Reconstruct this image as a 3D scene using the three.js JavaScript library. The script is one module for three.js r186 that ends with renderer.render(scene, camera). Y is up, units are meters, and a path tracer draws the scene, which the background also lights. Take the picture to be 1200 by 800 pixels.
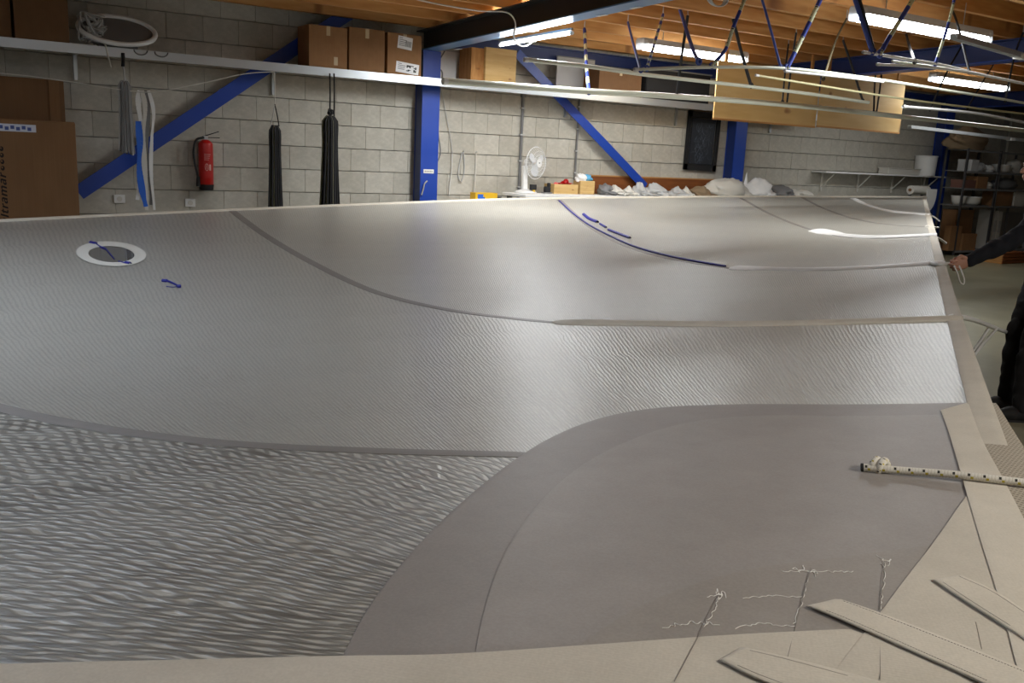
import * as THREE from 'three';
import { RoundedBoxGeometry } from 'three/addons/geometries/RoundedBoxGeometry.js';
import { mergeGeometries, mergeVertices } from 'three/addons/utils/BufferGeometryUtils.js';
import { MarchingCubes } from 'three/addons/objects/MarchingCubes.js';
import { RectAreaLightUniformsLib } from 'three/addons/lights/RectAreaLightUniformsLib.js';
RectAreaLightUniformsLib.init();

// ---------------------------------------------------------------- camera, sky, exposure
const EYE = 1.6, F = 1049, YAW = -0.5693, PITCH = -0.2059, ROLL = 0.0474;
const scene = new THREE.Scene();
const camera = new THREE.PerspectiveCamera(2 * Math.atan(400 / F) * 180 / Math.PI, 1.5, 0.05, 100);
camera.position.set(0, EYE, 0);
camera.rotation.set(PITCH, YAW, ROLL, 'YXZ');
camera.updateMatrixWorld(true);
scene.add(camera);
scene.background = new THREE.Color(0.74, 0.85, 1.0);
scene.backgroundIntensity = 2.3;
const renderer = new THREE.WebGLRenderer({ antialias: true });
renderer.toneMapping = THREE.LinearToneMapping;
renderer.toneMappingExposure = 2.25;
renderer.shadowMap.enabled = true;
const LAMP = 34;                                   // radiance of a fluorescent batten's face
const OFF = [[2.6, 1.7, "behind the viewer", 3.4], [9.4, 0.6, "over the open floor at the right", .9]];

// ---------------------------------------------------------------- helpers
const V3 = (x, y, z) => new THREE.Vector3(x, y, z);
const camQ = camera.quaternion.clone();
const ray = (px, py) => V3((px - 600) / F, (400 - py) / F, -1).applyQuaternion(camQ);
const atZ = (px, py, z) => { const d = ray(px, py); return d.multiplyScalar(z / d.z).add(camera.position); };
const atY = (px, py, y) => { const d = ray(px, py); return d.multiplyScalar((y - EYE) / d.y).add(camera.position); };
let seed = 7;
const rnd = (a = 0, b = 1) => { seed = (seed * 1664525 + 1013904223) >>> 0; return a + (b - a) * seed / 4294967296; };
const used = {};
const numbered = (n) => { const k = used[n] = (used[n] ?? -1) + 1; return k ? n + '_' + String(k).padStart(3, '0') : n; };
function mesh(name, geo, mat, parent) {
  const g = Array.isArray(geo) ? merge(geo) : geo, m = new THREE.Mesh(g, mat);
  m.castShadow = m.receiveShadow = true;
  m.name = parent && parent !== scene ? name : numbered(name);
  (parent ?? scene).add(m);
  return m;
}
function merge(list) {
  return mergeGeometries(list.map((g) => {
    let q = g.index ? g.toNonIndexed() : g;
    const o = new THREE.BufferGeometry();
    o.setAttribute('position', q.attributes.position);
    if (!q.attributes.normal) q.computeVertexNormals();
    o.setAttribute('normal', q.attributes.normal);
    o.setAttribute('uv', q.attributes.uv ?? new THREE.BufferAttribute(new Float32Array(q.attributes.position.count * 2), 2));
    return o;
  }));
}
const tag = (o, label, category, group) => { Object.assign(o.userData, { label, category }); if (group) o.userData.group = group; return o; };
const struct = (o) => { o.userData.kind = 'structure'; return o; };
function thing(name, label, category, pos = [0, 0, 0], turn = 0, group) {
  const g = new THREE.Group(); g.name = numbered(name); scene.add(g);
  if (pos.isVector3) g.position.copy(pos); else g.position.set(...pos);
  g.rotation.y = turn;
  return tag(g, label, category, group);
}
const setting = (name) => { const g = new THREE.Group(); g.name = name; scene.add(g); return struct(g); };
const box = (w, h, d, x = 0, y = 0, z = 0, r = 0) => (r ? new RoundedBoxGeometry(w, h, d, 2, r) : new THREE.BoxGeometry(w, h, d)).translate(x, y, z);
const cyl = (r0, r1, h, x = 0, y = 0, z = 0, n = 20) => new THREE.CylinderGeometry(r0, r1, h, n).translate(x, y, z);
function tube(pts, r, n = 8, seg, closed = false) {
  const c = new THREE.CatmullRomCurve3(pts.map((p) => p.isVector3 ? p : V3(...p)), closed, 'centripetal');
  return new THREE.TubeGeometry(c, seg ?? Math.max(2, pts.length * 6), r, n, closed);
}
// a straight bar of w x h section between two points
function bar(a, b, w, h, up = V3(0, 1, 0)) {
  const d = b.clone().sub(a), L = d.length(); d.normalize();
  const x = new THREE.Vector3().crossVectors(up, d).normalize(), y = new THREE.Vector3().crossVectors(d, x);
  const g = new THREE.BoxGeometry(w, h, L);
  g.applyMatrix4(new THREE.Matrix4().makeBasis(x, y, d).setPosition(a.clone().add(b).multiplyScalar(.5)));
  return g;
}
// ---------------------------------------------------------------- textures
const hash = (x, y) => { let n = Math.imul(x | 0, 374761393) + Math.imul(y | 0, 668265263); n = Math.imul(n ^ (n >>> 13), 1274126177); return ((n ^ (n >>> 16)) >>> 0) / 4294967296; };
function vnoise(x, y, px, py) {
  const ix = Math.floor(x), iy = Math.floor(y), fx = x - ix, fy = y - iy, s = fx * fx * (3 - 2 * fx), t = fy * fy * (3 - 2 * fy);
  const m = (a, p) => ((a % p) + p) % p;
  const a = hash(m(ix, px), m(iy, py)), b = hash(m(ix + 1, px), m(iy, py)), c = hash(m(ix, px), m(iy + 1, py)), d = hash(m(ix + 1, px), m(iy + 1, py));
  return (a + (b - a) * s) * (1 - t) + (c + (d - c) * s) * t;
}
function dataTex(w, h, fn, srgb = true) {
  const data = new Uint8Array(w * h * 4);
  for (let y = 0; y < h; y++) for (let x = 0; x < w; x++) {
    const c = fn(x / w, y / h), o = (y * w + x) * 4;
    for (let k = 0; k < 3; k++) data[o + k] = Math.max(0, Math.min(255, Array.isArray(c) ? c[k] : c));
    data[o + 3] = 255;
  }
  const t = new THREE.DataTexture(data, w, h); t.wrapS = t.wrapT = THREE.RepeatWrapping;
  t.magFilter = THREE.LinearFilter; t.minFilter = THREE.LinearMipmapLinearFilter; t.generateMipmaps = true;
  if (srgb) t.colorSpace = THREE.SRGBColorSpace; t.needsUpdate = true; return t;
}
function canvasTex(w, h, draw) {
  const c = document.createElement('canvas'); c.width = w; c.height = h; draw(c.getContext('2d'), w, h);
  const t = new THREE.CanvasTexture(c); t.colorSpace = THREE.SRGBColorSpace; return t;
}
const std = (color, roughness = .7, more = {}) => new THREE.MeshStandardMaterial({ color, roughness, side: THREE.DoubleSide, ...more });
const lin = (r, g, b) => new THREE.Color().setRGB(r, g, b);
const fbm = (u, v, p) => .5 * vnoise(u * p, v * p, p, p) + .3 * vnoise(u * p * 2, v * p * 2, p * 2, p * 2) + .2 * vnoise(u * p * 4, v * p * 4, p * 4, p * 4);
const mix = (a, b, t) => a.map((v, i) => v + (b[i] - v) * t);
// timber: u along the grain
const woodTex = dataTex(512, 256, (u, v) => {
  const g = vnoise(u * 4 + 0, v * 40, 4, 40) * .6 + vnoise(u * 16, v * 120, 16, 120) * .4;
  const knot = vnoise(u * 9, v * 5, 9, 5); const k = knot > .86 ? (knot - .86) * 5 : 0;
  return mix(mix([214, 170, 112], [176, 122, 66], g), [96, 58, 30], Math.min(.8, k));
});
const plyTex = dataTex(512, 512, (u, v) => {
  const g = vnoise(u * 3, v * 24, 3, 24) * .7 + vnoise(u * 10, v * 80, 10, 80) * .3;
  const knot = vnoise(u * 11, v * 11, 11, 11), k = knot > .9 ? (knot - .9) * 7 : 0;
  return mix(mix([226, 196, 140], [204, 166, 104], g), [120, 70, 40], Math.min(.8, k));
});
const blockTex = dataTex(256, 256, (u, v) => { const n = fbm(u, v, 8), s = vnoise(u * 128, v * 128, 128, 128); const g = 196 + 26 * n + 10 * s; return [g, g - 2, g - 8]; });
const blockBump = dataTex(256, 256, (u, v) => 110 + 60 * fbm(u, v, 24) + 50 * vnoise(u * 128, v * 128, 128, 128), false);
const floorTex = dataTex(512, 512, (u, v) => { const n = fbm(u, v, 5), s = fbm(u, v, 40); const g = 136 + 34 * n + 14 * s; return [g, g - 3, g - 22]; });
const cardTex = dataTex(256, 256, (u, v) => { const n = fbm(u, v, 4), s = vnoise(u * 128, v * 4, 128, 4); return mix([168, 126, 84], [146, 106, 68], n * .7 + s * .3); });
// sail laminate: two families of load-bearing yarns crossing at a small angle under a clear film
function yarn(u, v, nu, nv) {
  const w = (vnoise(u * 5, v * 7, 5, 7) - .5) * 1.1 + (vnoise(u * 16, v * 14, 16, 14) - .5) * .75;
  const f = (p) => { const q = p - Math.floor(p); return Math.abs(q - .5) * 2; };
  const a = f(u * nu + v * nv + w), b = f(u * nu - v * nv + w * .6 + .3);
  const s = (x) => { const t = Math.min(1, Math.max(0, (x - .30) / .5)); return t * t * (3 - 2 * t); };
  return Math.max(s(a), s(b) * .75);          // 1 on a yarn, 0 in the film between
}
const YU = .40, YV = .80;
const sailTex = dataTex(1024, 1024, (u, v) => {
  const y = yarn(u, v, 14, 7), n = vnoise(u * 200, v * 24, 200, 24), l = fbm(u, v, 6);
  return mix([196, 193, 184], [104, 101, 95], Math.min(1, y * (.5 + .65 * l) + .2 * (n - .5)));
});
const sailBump = dataTex(1024, 1024, (u, v) => 60 + 150 * yarn(u, v, 14, 7) + 30 * vnoise(u * 200, v * 24, 200, 24), false);
// upper panels: finer yarns, nearly parallel
const weave = (u, v) => { const w = (vnoise(u * 5, v * 4, 5, 4) - .5) * .5 + (vnoise(u * 48, v * 20, 48, 20) - .5) * .35, f = (q) => Math.abs(q - Math.floor(q) - .5) * 2, a = f(u * 24 + w), b = f(u * 24 + v * 14 + w * 2); const s = (x) => Math.min(1, Math.max(0, (x - .3) / .5)); return Math.max(s(a), s(b) * .45); };
const sailTex2 = dataTex(1024, 1024, (u, v) => { const y = weave(u, v), n = vnoise(u * 200, v * 20, 200, 20), l = fbm(u, v, 5); return mix([182, 179, 170], [150, 147, 140], Math.min(1, y * (.45 + .55 * l) + .2 * (n - .5))); });
const sailBump2 = dataTex(1024, 1024, (u, v) => 60 + 150 * weave(u, v), false);
const patchTex = dataTex(512, 512, (u, v) => { const g = 150 + 12 * (fbm(u, v, 6) - .5) + 9 * (vnoise(u * 170, v * 170, 170, 170) - .5); return [g + 1, g - 4, g - 9]; });
const clothTex = dataTex(512, 512, (u, v) => { const g = 200 + 18 * (fbm(u, v, 5) - .5) + 9 * (vnoise(u * 200, v * 200, 200, 200) - .5); return [g + 3, g - 3, g - 17]; });
const clothBump = dataTex(256, 256, (u, v) => 128 + 60 * Math.sin(u * 6.2832 * 64) * Math.sin(v * 6.2832 * 64) + 60 * (fbm(u, v, 8) - .5), false);
const dotTex = dataTex(256, 256, (u, v) => { const a = Math.sin(u * 6.2832 * 16), b = Math.sin((v + .5 * (Math.floor(u * 16) % 2) / 24) * 6.2832 * 24); const d = a > .35 && b > -.3 ? 1 : 0; return mix([176, 168, 152], [122, 112, 100], d); });

const M = {
  block: [0, 1, 2, 3].map((i) => std(lin(.68 + .035 * i, .66 + .035 * i, .60 + .035 * i), .88, { map: blockTex, bumpMap: blockBump, bumpScale: .002 })),
  mortar: std(lin(.34, .33, .31), .95),
  plaster: std(lin(.5, .49, .46), .9),
  floor: new THREE.MeshPhysicalMaterial({ map: floorTex, roughness: .32, color: lin(.72, .70, .62) }),
  wood: [0, 1, 2].map((i) => std(lin(.86 + .07 * i, .80 + .07 * i, .70 + .07 * i), .75, { map: woodTex })),
  ply: [std(lin(.88, .86, .8), .6, { map: plyTex }), std(lin(.98, .95, .88), .6, { map: plyTex })],
  card: [0, 1, 2, 3].map((i) => std(lin(.48 + .12 * i, .46 + .12 * i, .44 + .12 * i), .85, { map: cardTex })),
  tape: std(lin(.52, .40, .24), .35),
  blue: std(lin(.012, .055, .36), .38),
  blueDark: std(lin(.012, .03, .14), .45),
  steelDark: std(lin(.05, .048, .05), .55),
  galv: std(lin(.52, .55, .57), .38, { metalness: .75 }),
  alu: std(lin(.72, .74, .75), .35, { metalness: .7 }),
  white: std(lin(.78, .78, .76), .5),
  offwhite: std(lin(.62, .60, .54), .6),
  batten: std(lin(.66, .68, .56), .35),
  battenYellow: std(lin(.62, .58, .34), .4),
  black: std(lin(.010, .010, .011), .75),
  rubber: std(lin(.02, .02, .02), .8),
  grey: std(lin(.18, .18, .18), .6),
  lightgrey: std(lin(.45, .45, .44), .6),
  red: std(lin(.55, .015, .012), .3),
  redCloth: std(lin(.5, .03, .03), .6),
  yellow: std(lin(.75, .45, .02), .5),
  skyblue: std(lin(.12, .42, .68), .6),
  strongBlue: std(lin(.02, .13, .6), .6),
  navy: std(lin(.006, .007, .012), .9),
  trousers: std(lin(.008, .008, .010), .9),
  skin: std(lin(.52, .27, .19), .55),
  hair: std(lin(.05, .03, .02), .7),
  ink: std(lin(.012, .012, .22), .5),
  thread: std(lin(.9, .88, .83), .6),
  pencil: std(lin(.2, .18, .16), .8),
  board: std(lin(.36, .19, .08), .7, { map: woodTex }),
  sack: std(lin(.24, .17, .10), .95),
  clearPlastic: new THREE.MeshPhysicalMaterial({ color: lin(.86, .88, .9), roughness: .22, transmission: .35, thickness: 0, side: THREE.DoubleSide }),
  glow: new THREE.MeshStandardMaterial({ color: 0xffffff, roughness: .4, emissive: new THREE.Color(0.93, .98, 1), emissiveIntensity: 9 }),
  // sail cloth
  sail: new THREE.MeshPhysicalMaterial({ map: sailTex, bumpMap: sailBump, bumpScale: .004, roughness: .32, color: lin(.86, .86, .85), side: THREE.DoubleSide, clearcoat: .25, clearcoatRoughness: .35 }),
  sail2: new THREE.MeshPhysicalMaterial({ map: sailTex2, bumpMap: sailBump2, bumpScale: .0019, roughness: .33, color: lin(.86, .86, .85), side: THREE.DoubleSide, clearcoat: .25, clearcoatRoughness: .3 }),
  seam: std(lin(.66, .65, .64), .5, { map: patchTex }),
  patch: [0, 1, 2].map((i) => std([lin(.86, .84, .83), lin(.96, .94, .92), lin(.93, .90, .85)][i], .48, { map: patchTex })),
  cloth: std(lin(.92, .9, .88), .7, { map: clothTex, bumpMap: clothBump, bumpScale: .0004 }),
  cloth2: std(lin(.99, .97, .95), .7, { map: clothTex, bumpMap: clothBump, bumpScale: .0004 }),
  dotted: std(lin(.95, .93, .9), .7, { map: dotTex }),
  film: new THREE.MeshPhysicalMaterial({ color: lin(.16, .17, .18), roughness: .08, clearcoat: 1, clearcoatRoughness: .04, side: THREE.DoubleSide }),
};
for (const t of [woodTex, plyTex, cardTex, blockTex, blockBump]) t.repeat.set(1, 1);
// uv of a box in metres along its longest axis (for timber and board)
function metreUV(g, axis = 'x', s = 1, dv = 0) {
  const p = g.attributes.position, n = g.attributes.normal, uv = new Float32Array(p.count * 2);
  for (let i = 0; i < p.count; i++) {
    const P = [p.getX(i), p.getY(i), p.getZ(i)], N = [Math.abs(n.getX(i)), Math.abs(n.getY(i)), Math.abs(n.getZ(i))];
    const a = 'xyz'.indexOf(axis), o = [0, 1, 2].filter((k) => k !== a), b = N[o[0]] > N[o[1]] ? o[1] : o[0];
    uv[2 * i] = P[a] * s; uv[2 * i + 1] = P[b] * s + dv;
  }
  g.setAttribute('uv', new THREE.BufferAttribute(uv, 2)); return g;
}

// ---------------------------------------------------------------- room
const WZ = -11.78, X0 = 5.85, BAY = 6.09, XL = -5, XR = 25, ZF = 7;
const slope = (z) => .03 * (z - WZ);
const JOIST = 3.21;                                       // underside of the joists at the back wall
{
  const f = setting('floor');
  mesh('slab', box(XR - XL + .6, .2, ZF - WZ + .6, (XL + XR) / 2, -.1, (ZF + WZ) / 2), M.floor, f);
  const uv = f.children[0].geometry; metreUV(uv, 'x', .25);
  const c = setting('ceiling');
  const RX0 = -3.6, RX1 = .5, RZ0 = -7.2, RZ1 = -3.6;      // rooflight beyond the top left of the frame
  const deckAt = (x0, x1, z0, z1) => bar(V3((x0 + x1) / 2, JOIST + .215 + slope(z0), z0), V3((x0 + x1) / 2, JOIST + .215 + slope(z1), z1), x1 - x0, .05);
  mesh('deck', [deckAt(XL - .3, RX0, WZ - .3, ZF + .3), deckAt(RX1, XR + .3, WZ - .3, ZF + .3), deckAt(RX0, RX1, WZ - .3, RZ0), deckAt(RX0, RX1, RZ1, ZF + .3)].map((g) => metreUV(g, 'x', .5)), M.wood[1], c);
  let k = 0;
  for (let z = WZ + .35; z < ZF; z += .65, k++) for (const [x0, x1] of z > RZ0 && z < RZ1 ? [[XL, RX0], [RX1, XR]] : [[XL, XR]]) {
    const g = metreUV(box(x1 - x0, .19, .075), 'x', .4, k * .37);
    const j = mesh('joist', g, M.wood[k % 3], c); j.position.set((x0 + x1) / 2, JOIST + slope(z) + .095, z);
  }
  const w1 = setting('window_1'), yr = JOIST + .24 + slope((RZ0 + RZ1) / 2);
  const fr = (x, z, w, d) => box(w, .12, d, x, yr + slope(z) - slope((RZ0 + RZ1) / 2), z);
  mesh('frame', [fr(RX0, (RZ0 + RZ1) / 2, .08, RZ1 - RZ0 + .08), fr(RX1, (RZ0 + RZ1) / 2, .08, RZ1 - RZ0 + .08), fr((RX0 + RX1) / 2, RZ0, RX1 - RX0, .08), fr((RX0 + RX1) / 2, RZ1, RX1 - RX0, .08), fr((RX0 + RX1) / 2, (RZ0 + RZ1) / 2, .05, RZ1 - RZ0)], M.white, w1);
  mesh('pane', bar(V3((RX0 + RX1) / 2, JOIST + .26 + slope(RZ0), RZ0), V3((RX0 + RX1) / 2, JOIST + .26 + slope(RZ1), RZ1), RX1 - RX0, .006), new THREE.MeshPhysicalMaterial({ color: 0xffffff, roughness: 0, transmission: 1, thickness: 0 }), w1);
  const wb = setting('wall_back');
  mesh('backing', box(XR - XL + .6, 3.8, .2, (XL + XR) / 2, 1.9, WZ - .16), M.mortar, wb);
  const BL = .43, BH = .30, top0 = EYE + .571;             // a bed joint lies .571 above the eye
  let nb = 0; const far = [];
  const geo = [0, 1].map(() => new RoundedBoxGeometry(BL - .003, BH - .008, .10, 1, .003));
  const half = geo[0];
  for (let r = -6; r < 4; r++) {
    const y = top0 + r * BH + BH / 2;
    for (let i = 0; i < 48; i++) {
      const x = .05 + i * BL + (r & 1 ? BL / 2 : 0);
      const dz = rnd(-.0025, .0025);
      if (x > 20.5) continue;
      if (x < 12.4) {
        const b = mesh('block', geo[0], M.block[Math.floor(rnd(0, 3.99))], wb); b.position.set(x, y, WZ - .055 + dz); nb++;
      } else far.push(half.clone().translate(x, y, WZ - .055 + dz));
    }
  }
  const fm = mesh('block_courses', far, M.block[1], wb); fm.userData.kind = 'stuff';
  // rough lower courses behind the sail, the head above and the parts beyond the frame: plain masonry
  mesh('lower_masonry', box(XR - XL, top0 - 6 * BH, .1, (XL + XR) / 2, (top0 - 6 * BH) / 2, WZ - .055), M.block[0], wb);
  const hB = top0 + 4 * BH;
  mesh('head_masonry', box(XR - XL, 3.75 - hB, .1, (XL + XR) / 2, (hB + 3.75) / 2, WZ - .055), M.block[0], wb);
  mesh('side_masonry', [box(4.8, 2.6, .1, XL + 2.4, 2.1, WZ - .055), box(4.2, 2.6, .1, XR - 2.1, 2.1, WZ - .055)], M.block[0], wb);
  const wr = setting('wall_right'); mesh('masonry', box(.2, 4.2, ZF - WZ + .6, XR + .1, 2.1, (ZF + WZ) / 2), M.plaster, wr);
  const wf = setting('wall_front'); mesh('masonry', box(XR - XL + .6, 4.2, .2, (XL + XR) / 2, 2.1, ZF + .1), M.plaster, wf);
  const wl = setting('wall_left'); mesh('masonry', box(.2, 4.2, ZF - WZ + .6, XL - .1, 2.1, (ZF + WZ) / 2), M.plaster, wl);
}

// ---------------------------------------------------------------- sail
// plan: the foot is a line close to the camera, the leech runs away to the right, the far edge hangs before the wall
const farPx = [[-320, 276, -8.7], [0, 259, -9.3], [300, 245, -9.9], [600, 233, -10.35], [850, 230.5, -10.6], [1085, 231, -10.8]];
const farPts = farPx.map(([x, y, z]) => atZ(x, y, z));
function interp(x, i) {
  const n = farPts.length; let k = 0;
  while (k < n - 2 && x > farPts[k + 1].x) k++;
  const a = farPts[k], b = farPts[k + 1], t = (x - a.x) / (b.x - a.x);
  return a.getComponent(i) + (b.getComponent(i) - a.getComponent(i)) * t;
}
const smoothFar = (x, i) => (interp(x - .9, i) + interp(x - .3, i) + interp(x + .3, i) + interp(x + .9, i)) / 4;
const NH = 1.0;
const nA = atY(0, 782, NH), nB = atY(900, 744, NH);
const zNear = (x) => nA.z + (nB.z - nA.z) * (x - nA.x) / (nB.x - nA.x);
const lA = atY(1165, 470, NH), lB = farPts[5].clone();
const ldir = new THREE.Vector2(lB.x - lA.x, lB.z - lA.z).normalize(), linn = new THREE.Vector2(ldir.y, -ldir.x);  // towards the sail's inside
if (linn.x * (nA.x - lA.x) + linn.y * (nA.z - lA.z) < 0) linn.negate();
const leechDist = (x, z) => (x - lA.x) * linn.x + (z - lA.z) * linn.y;
function sailY(x, z) {
  const zn = zNear(x), zf = smoothFar(x, 2), hf = smoothFar(x, 1);
  const v = Math.min(1.15, Math.max(-.2, (zn - z) / (zn - zf))), vc = Math.min(1, Math.max(0, v));
  const dl = Math.max(0, leechDist(x, z));
  const sag = .30 * Math.sin(Math.PI * Math.pow(vc, .85)) * (1 - Math.exp(-dl / 1.7));
  return NH + (hf - NH) * v - sag;
}
function onSail(px, py) {
  const d = ray(px, py), o = camera.position; let t0 = .3, hit = null;
  const f = (t) => o.y + d.y * t - sailY(o.x + d.x * t, o.z + d.z * t);
  for (let t = .3; t < 30; t *= 1.01) { if (f(t) < 0) { let a = t0, b = t; for (let k = 0; k < 40; k++) { const m = (a + b) / 2; if (f(m) > 0) a = m; else b = m; } hit = b; break; } t0 = t; }
  if (hit === null) { // a grazing miss: the nearest approach
    let best = 1e9; for (let t = .5; t < 26; t *= 1.01) { const e = Math.abs(f(t)); if (e < best) { best = e; hit = t; } }
  }
  return new THREE.Vector2(o.x + d.x * hit, o.z + d.z * hit);
}
const pxCurve = (list, n = 60) => {                       // a smooth curve through pixels, laid on the sail, in plan
  const c = new THREE.CatmullRomCurve3(list.map(([x, y]) => V3(x, y, 0)), false, 'centripetal');
  return c.getSpacedPoints(n).map((p) => onSail(p.x, p.y));
};
const resample = (pts, n) => {
  const c = new THREE.CatmullRomCurve3(pts.map((p) => V3(p.x, 0, p.y)), false, 'centripetal'); c.arcLengthDivisions = 800;
  return c.getSpacedPoints(n).map((p) => new THREE.Vector2(p.x, p.z));
};
const clew = (() => { const l1 = new THREE.Vector2(lA.x, lA.z); // foot line meets the leech
  const s = (nB.z - nA.z) / (nB.x - nA.x), t = (zNear(l1.x) - l1.y) / (ldir.y - s * ldir.x); return l1.addScaledVector(ldir, t); })();
function surface(A, B, nu, nv, off, uvOf, thick = 0, crown = 0) {      // loft between two plan curves, draped on the sail
  A = resample(A, nu); B = resample(B, nu);
  const pos = [], uv = [], idx = [], rows = [];
  for (let j = 0; j <= nv; j++) rows.push([j / nv, off]);
  if (thick) { rows.unshift([0, off - thick]); rows.push([1, off - thick]); }
  for (const [t, o] of rows) for (let i = 0; i <= nu; i++) {
    const x = A[i].x + (B[i].x - A[i].x) * t, z = A[i].y + (B[i].y - A[i].y) * t;
    const oo = (thick && (i === 0 || i === nu) ? off - thick : o) + crown * Math.sin(Math.PI * t) * Math.min(1, i / 6);
    pos.push(x, sailY(x, z) + oo, z); uv.push(...uvOf(x, z, i, t));
  }
  for (let j = 0; j < rows.length - 1; j++) for (let i = 0; i < nu; i++) { const a = j * (nu + 1) + i, b = a + nu + 1; idx.push(a, a + 1, b, b, a + 1, b + 1); }
  const g = new THREE.BufferGeometry();
  g.setAttribute('position', new THREE.Float32BufferAttribute(pos, 3)); g.setAttribute('uv', new THREE.Float32BufferAttribute(uv, 2)); g.setIndex(idx); g.computeVertexNormals();
  if (g.attributes.normal.getY(Math.floor(pos.length / 6)) < 0) { for (let i = 0; i < idx.length; i += 3) [idx[i], idx[i + 1]] = [idx[i + 1], idx[i]]; g.setIndex(idx); g.computeVertexNormals(); }
  return g;
}
const uvPlan = (s) => (x, z) => [x * s, z * s];
const uvPolar = (rm, at = clew) => (x, z) => { const dx = x - at.x, dz = z - at.y; return [Math.atan2(dz, dx) * rm / YU, Math.hypot(dx, dz) / YV]; };
function bandCurves(c, w0, w1 = w0) {                       // the two edges of a strip about a plan curve
  const n = c.length, A = [], B = [];
  for (let i = 0; i < n; i++) {
    const a = c[Math.max(0, i - 1)], b = c[Math.min(n - 1, i + 1)], d = new THREE.Vector2(b.x - a.x, b.y - a.y).normalize(), w = (w0 + (w1 - w0) * i / (n - 1)) / 2;
    A.push(new THREE.Vector2(c[i].x - d.y * w, c[i].y + d.x * w)); B.push(new THREE.Vector2(c[i].x + d.y * w, c[i].y - d.x * w));
  }
  return [A, B];
}
const yarnC = { x: .53, y: .10 };
const sail = thing('sail', 'huge pale grey sail stretched across the workshop with curved seams and a reinforced corner', 'sail');
const sailPart = (name, geo, mat, label) => { const m = mesh(name, geo, mat, sail); if (label) m.userData.label = label; return m; };
const band = (name, px, w0, w1, off, mat, label, n = 70) => { const [A, B] = bandCurves(pxCurve(px, n), w0, w1); return sailPart(name, surface(A, B, n, 2, off, uvPlan(2.5), off), mat, label); };
{
  const farEdge = (x0, x1, n = 40) => Array.from({ length: n + 1 }, (_, i) => { const x = x0 + (x1 - x0) * i / n; return new THREE.Vector2(x, smoothFar(x, 2)); });
  const farAt = (px) => { const [x, y] = [px, 0]; let a = farPts[0].x, b = farPts[5].x; for (let k = 0; k < 40; k++) { const m = (a + b) / 2, p = V3(m, smoothFar(m, 1), smoothFar(m, 2)).project(camera); if ((p.x + 1) * 600 < px) a = m; else b = m; } return a; };
  const darkSeam = [[-340, 372], [-150, 432], [0, 478], [120, 502], [260, 519], [430, 528], [620, 533]];
  const arc = [[400, 772], [432, 712], [482, 648], [542, 588], [612, 533], [660, 506], [712, 488], [772, 478], [860, 474], [1000, 474], [1142, 472]];
  const seam2 = [[272, 247], [310, 275], [370, 310], [440, 342], [520, 362], [600, 373], [660, 379], [740, 381], [860, 381], [980, 379], [1114, 374]];
  const seam3 = [[655, 234], [680, 257], [710, 277], [750, 294], [800, 306], [860, 315], [940, 317], [1020, 314], [1090, 310]];
  const seam4 = [[868, 232], [905, 252], [960, 272], [1000, 279], [1040, 280], [1086, 277]];
  const seam5 = [[940, 231.5], [965, 244], [1000, 256], [1040, 263], [1086, 266]];
  const seam6 = [[998, 231.5], [1015, 240], [1040, 247], [1086, 252]];
  const foot = [[-340, 800], [0, 781], [200, 776], [400, 771], [520, 769], [690, 758], [860, 746], [1000, 739]];
  // panels, one by one between the seams
  const c = { dark: pxCurve(darkSeam, 120), s2: pxCurve(seam2, 120), s3: pxCurve(seam3), s4: pxCurve(seam4), s5: pxCurve(seam5), s6: pxCurve(seam6) };
  const x2 = farAt(272), x3 = farAt(655), x4 = farAt(868), xe = farPts[5].x;
  for (const [k, x] of [['s2', x2], ['s3', x3], ['s4', x4], ['s5', farAt(940)], ['s6', farAt(998)]]) c[k][0].set(x, smoothFar(x, 2));
  for (const k of ['s2', 's3', 's4', 's5', 's6']) { const p = c[k][c[k].length - 1], d = leechDist(p.x, p.y); p.addScaledVector(linn, -d); }
  const low2 = [...pxCurve(darkSeam, 90), ...pxCurve(arc.slice(5).map(([x, y]) => [x, y + 4]), 40)];
  { const p = low2[low2.length - 1]; p.addScaledVector(linn, -leechDist(p.x, p.y)); }
  const up2 = [...farEdge(farAt(-320), x2 - .05, 30), ...c.s2.slice(1)];
  const footC = pxCurve(foot.slice(0, 6), 60);
  sailPart('sail_panel', surface(footC, pxCurve([...darkSeam.slice(0, 6), [560, 532], [690, 534]], 80), 120, 30, 0, uvPolar(1.7, (() => { const q = atY(1303, 946, NH); return { x: q.x, y: q.z }; })())), M.sail);
  sailPart('sail_panel', surface(low2, up2, 200, 60, 0, uvPolar(3.6, yarnC)), M.sail2);
  sailPart('sail_panel', surface(c.s2, [...farEdge(x2, x3 - .1, 40), ...c.s3], 140, 50, 0, uvPolar(7, yarnC)), M.sail2);
  sailPart('sail_panel', surface(c.s3, [...farEdge(x3, x4 - .1, 20), ...c.s4], 100, 40, 0, uvPolar(10, yarnC)), M.sail2);
  sailPart('sail_panel', surface(c.s4, [...farEdge(x4, xe, 30)], 90, 40, 0, uvPolar(12, yarnC)), M.sail2);
  // seams
  band('seam', darkSeam.map(([x, y]) => [x, y]), .075, .05, .0015, M.seam, 'dark grey seam tape', 110);
  band('seam', seam2.slice(0, 7), .08, .05, .002, M.seam, 'grey curved seam', 80);
  band('seam', seam3.slice(0, 6), .07, .05, .002, M.seam, 'grey curved seam marked with blue ink', 60);
  band('seam', seam4.slice(0, 4), .06, .04, .003, M.seam); band('seam', seam5, .06, .04, .003, M.seam);
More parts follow.
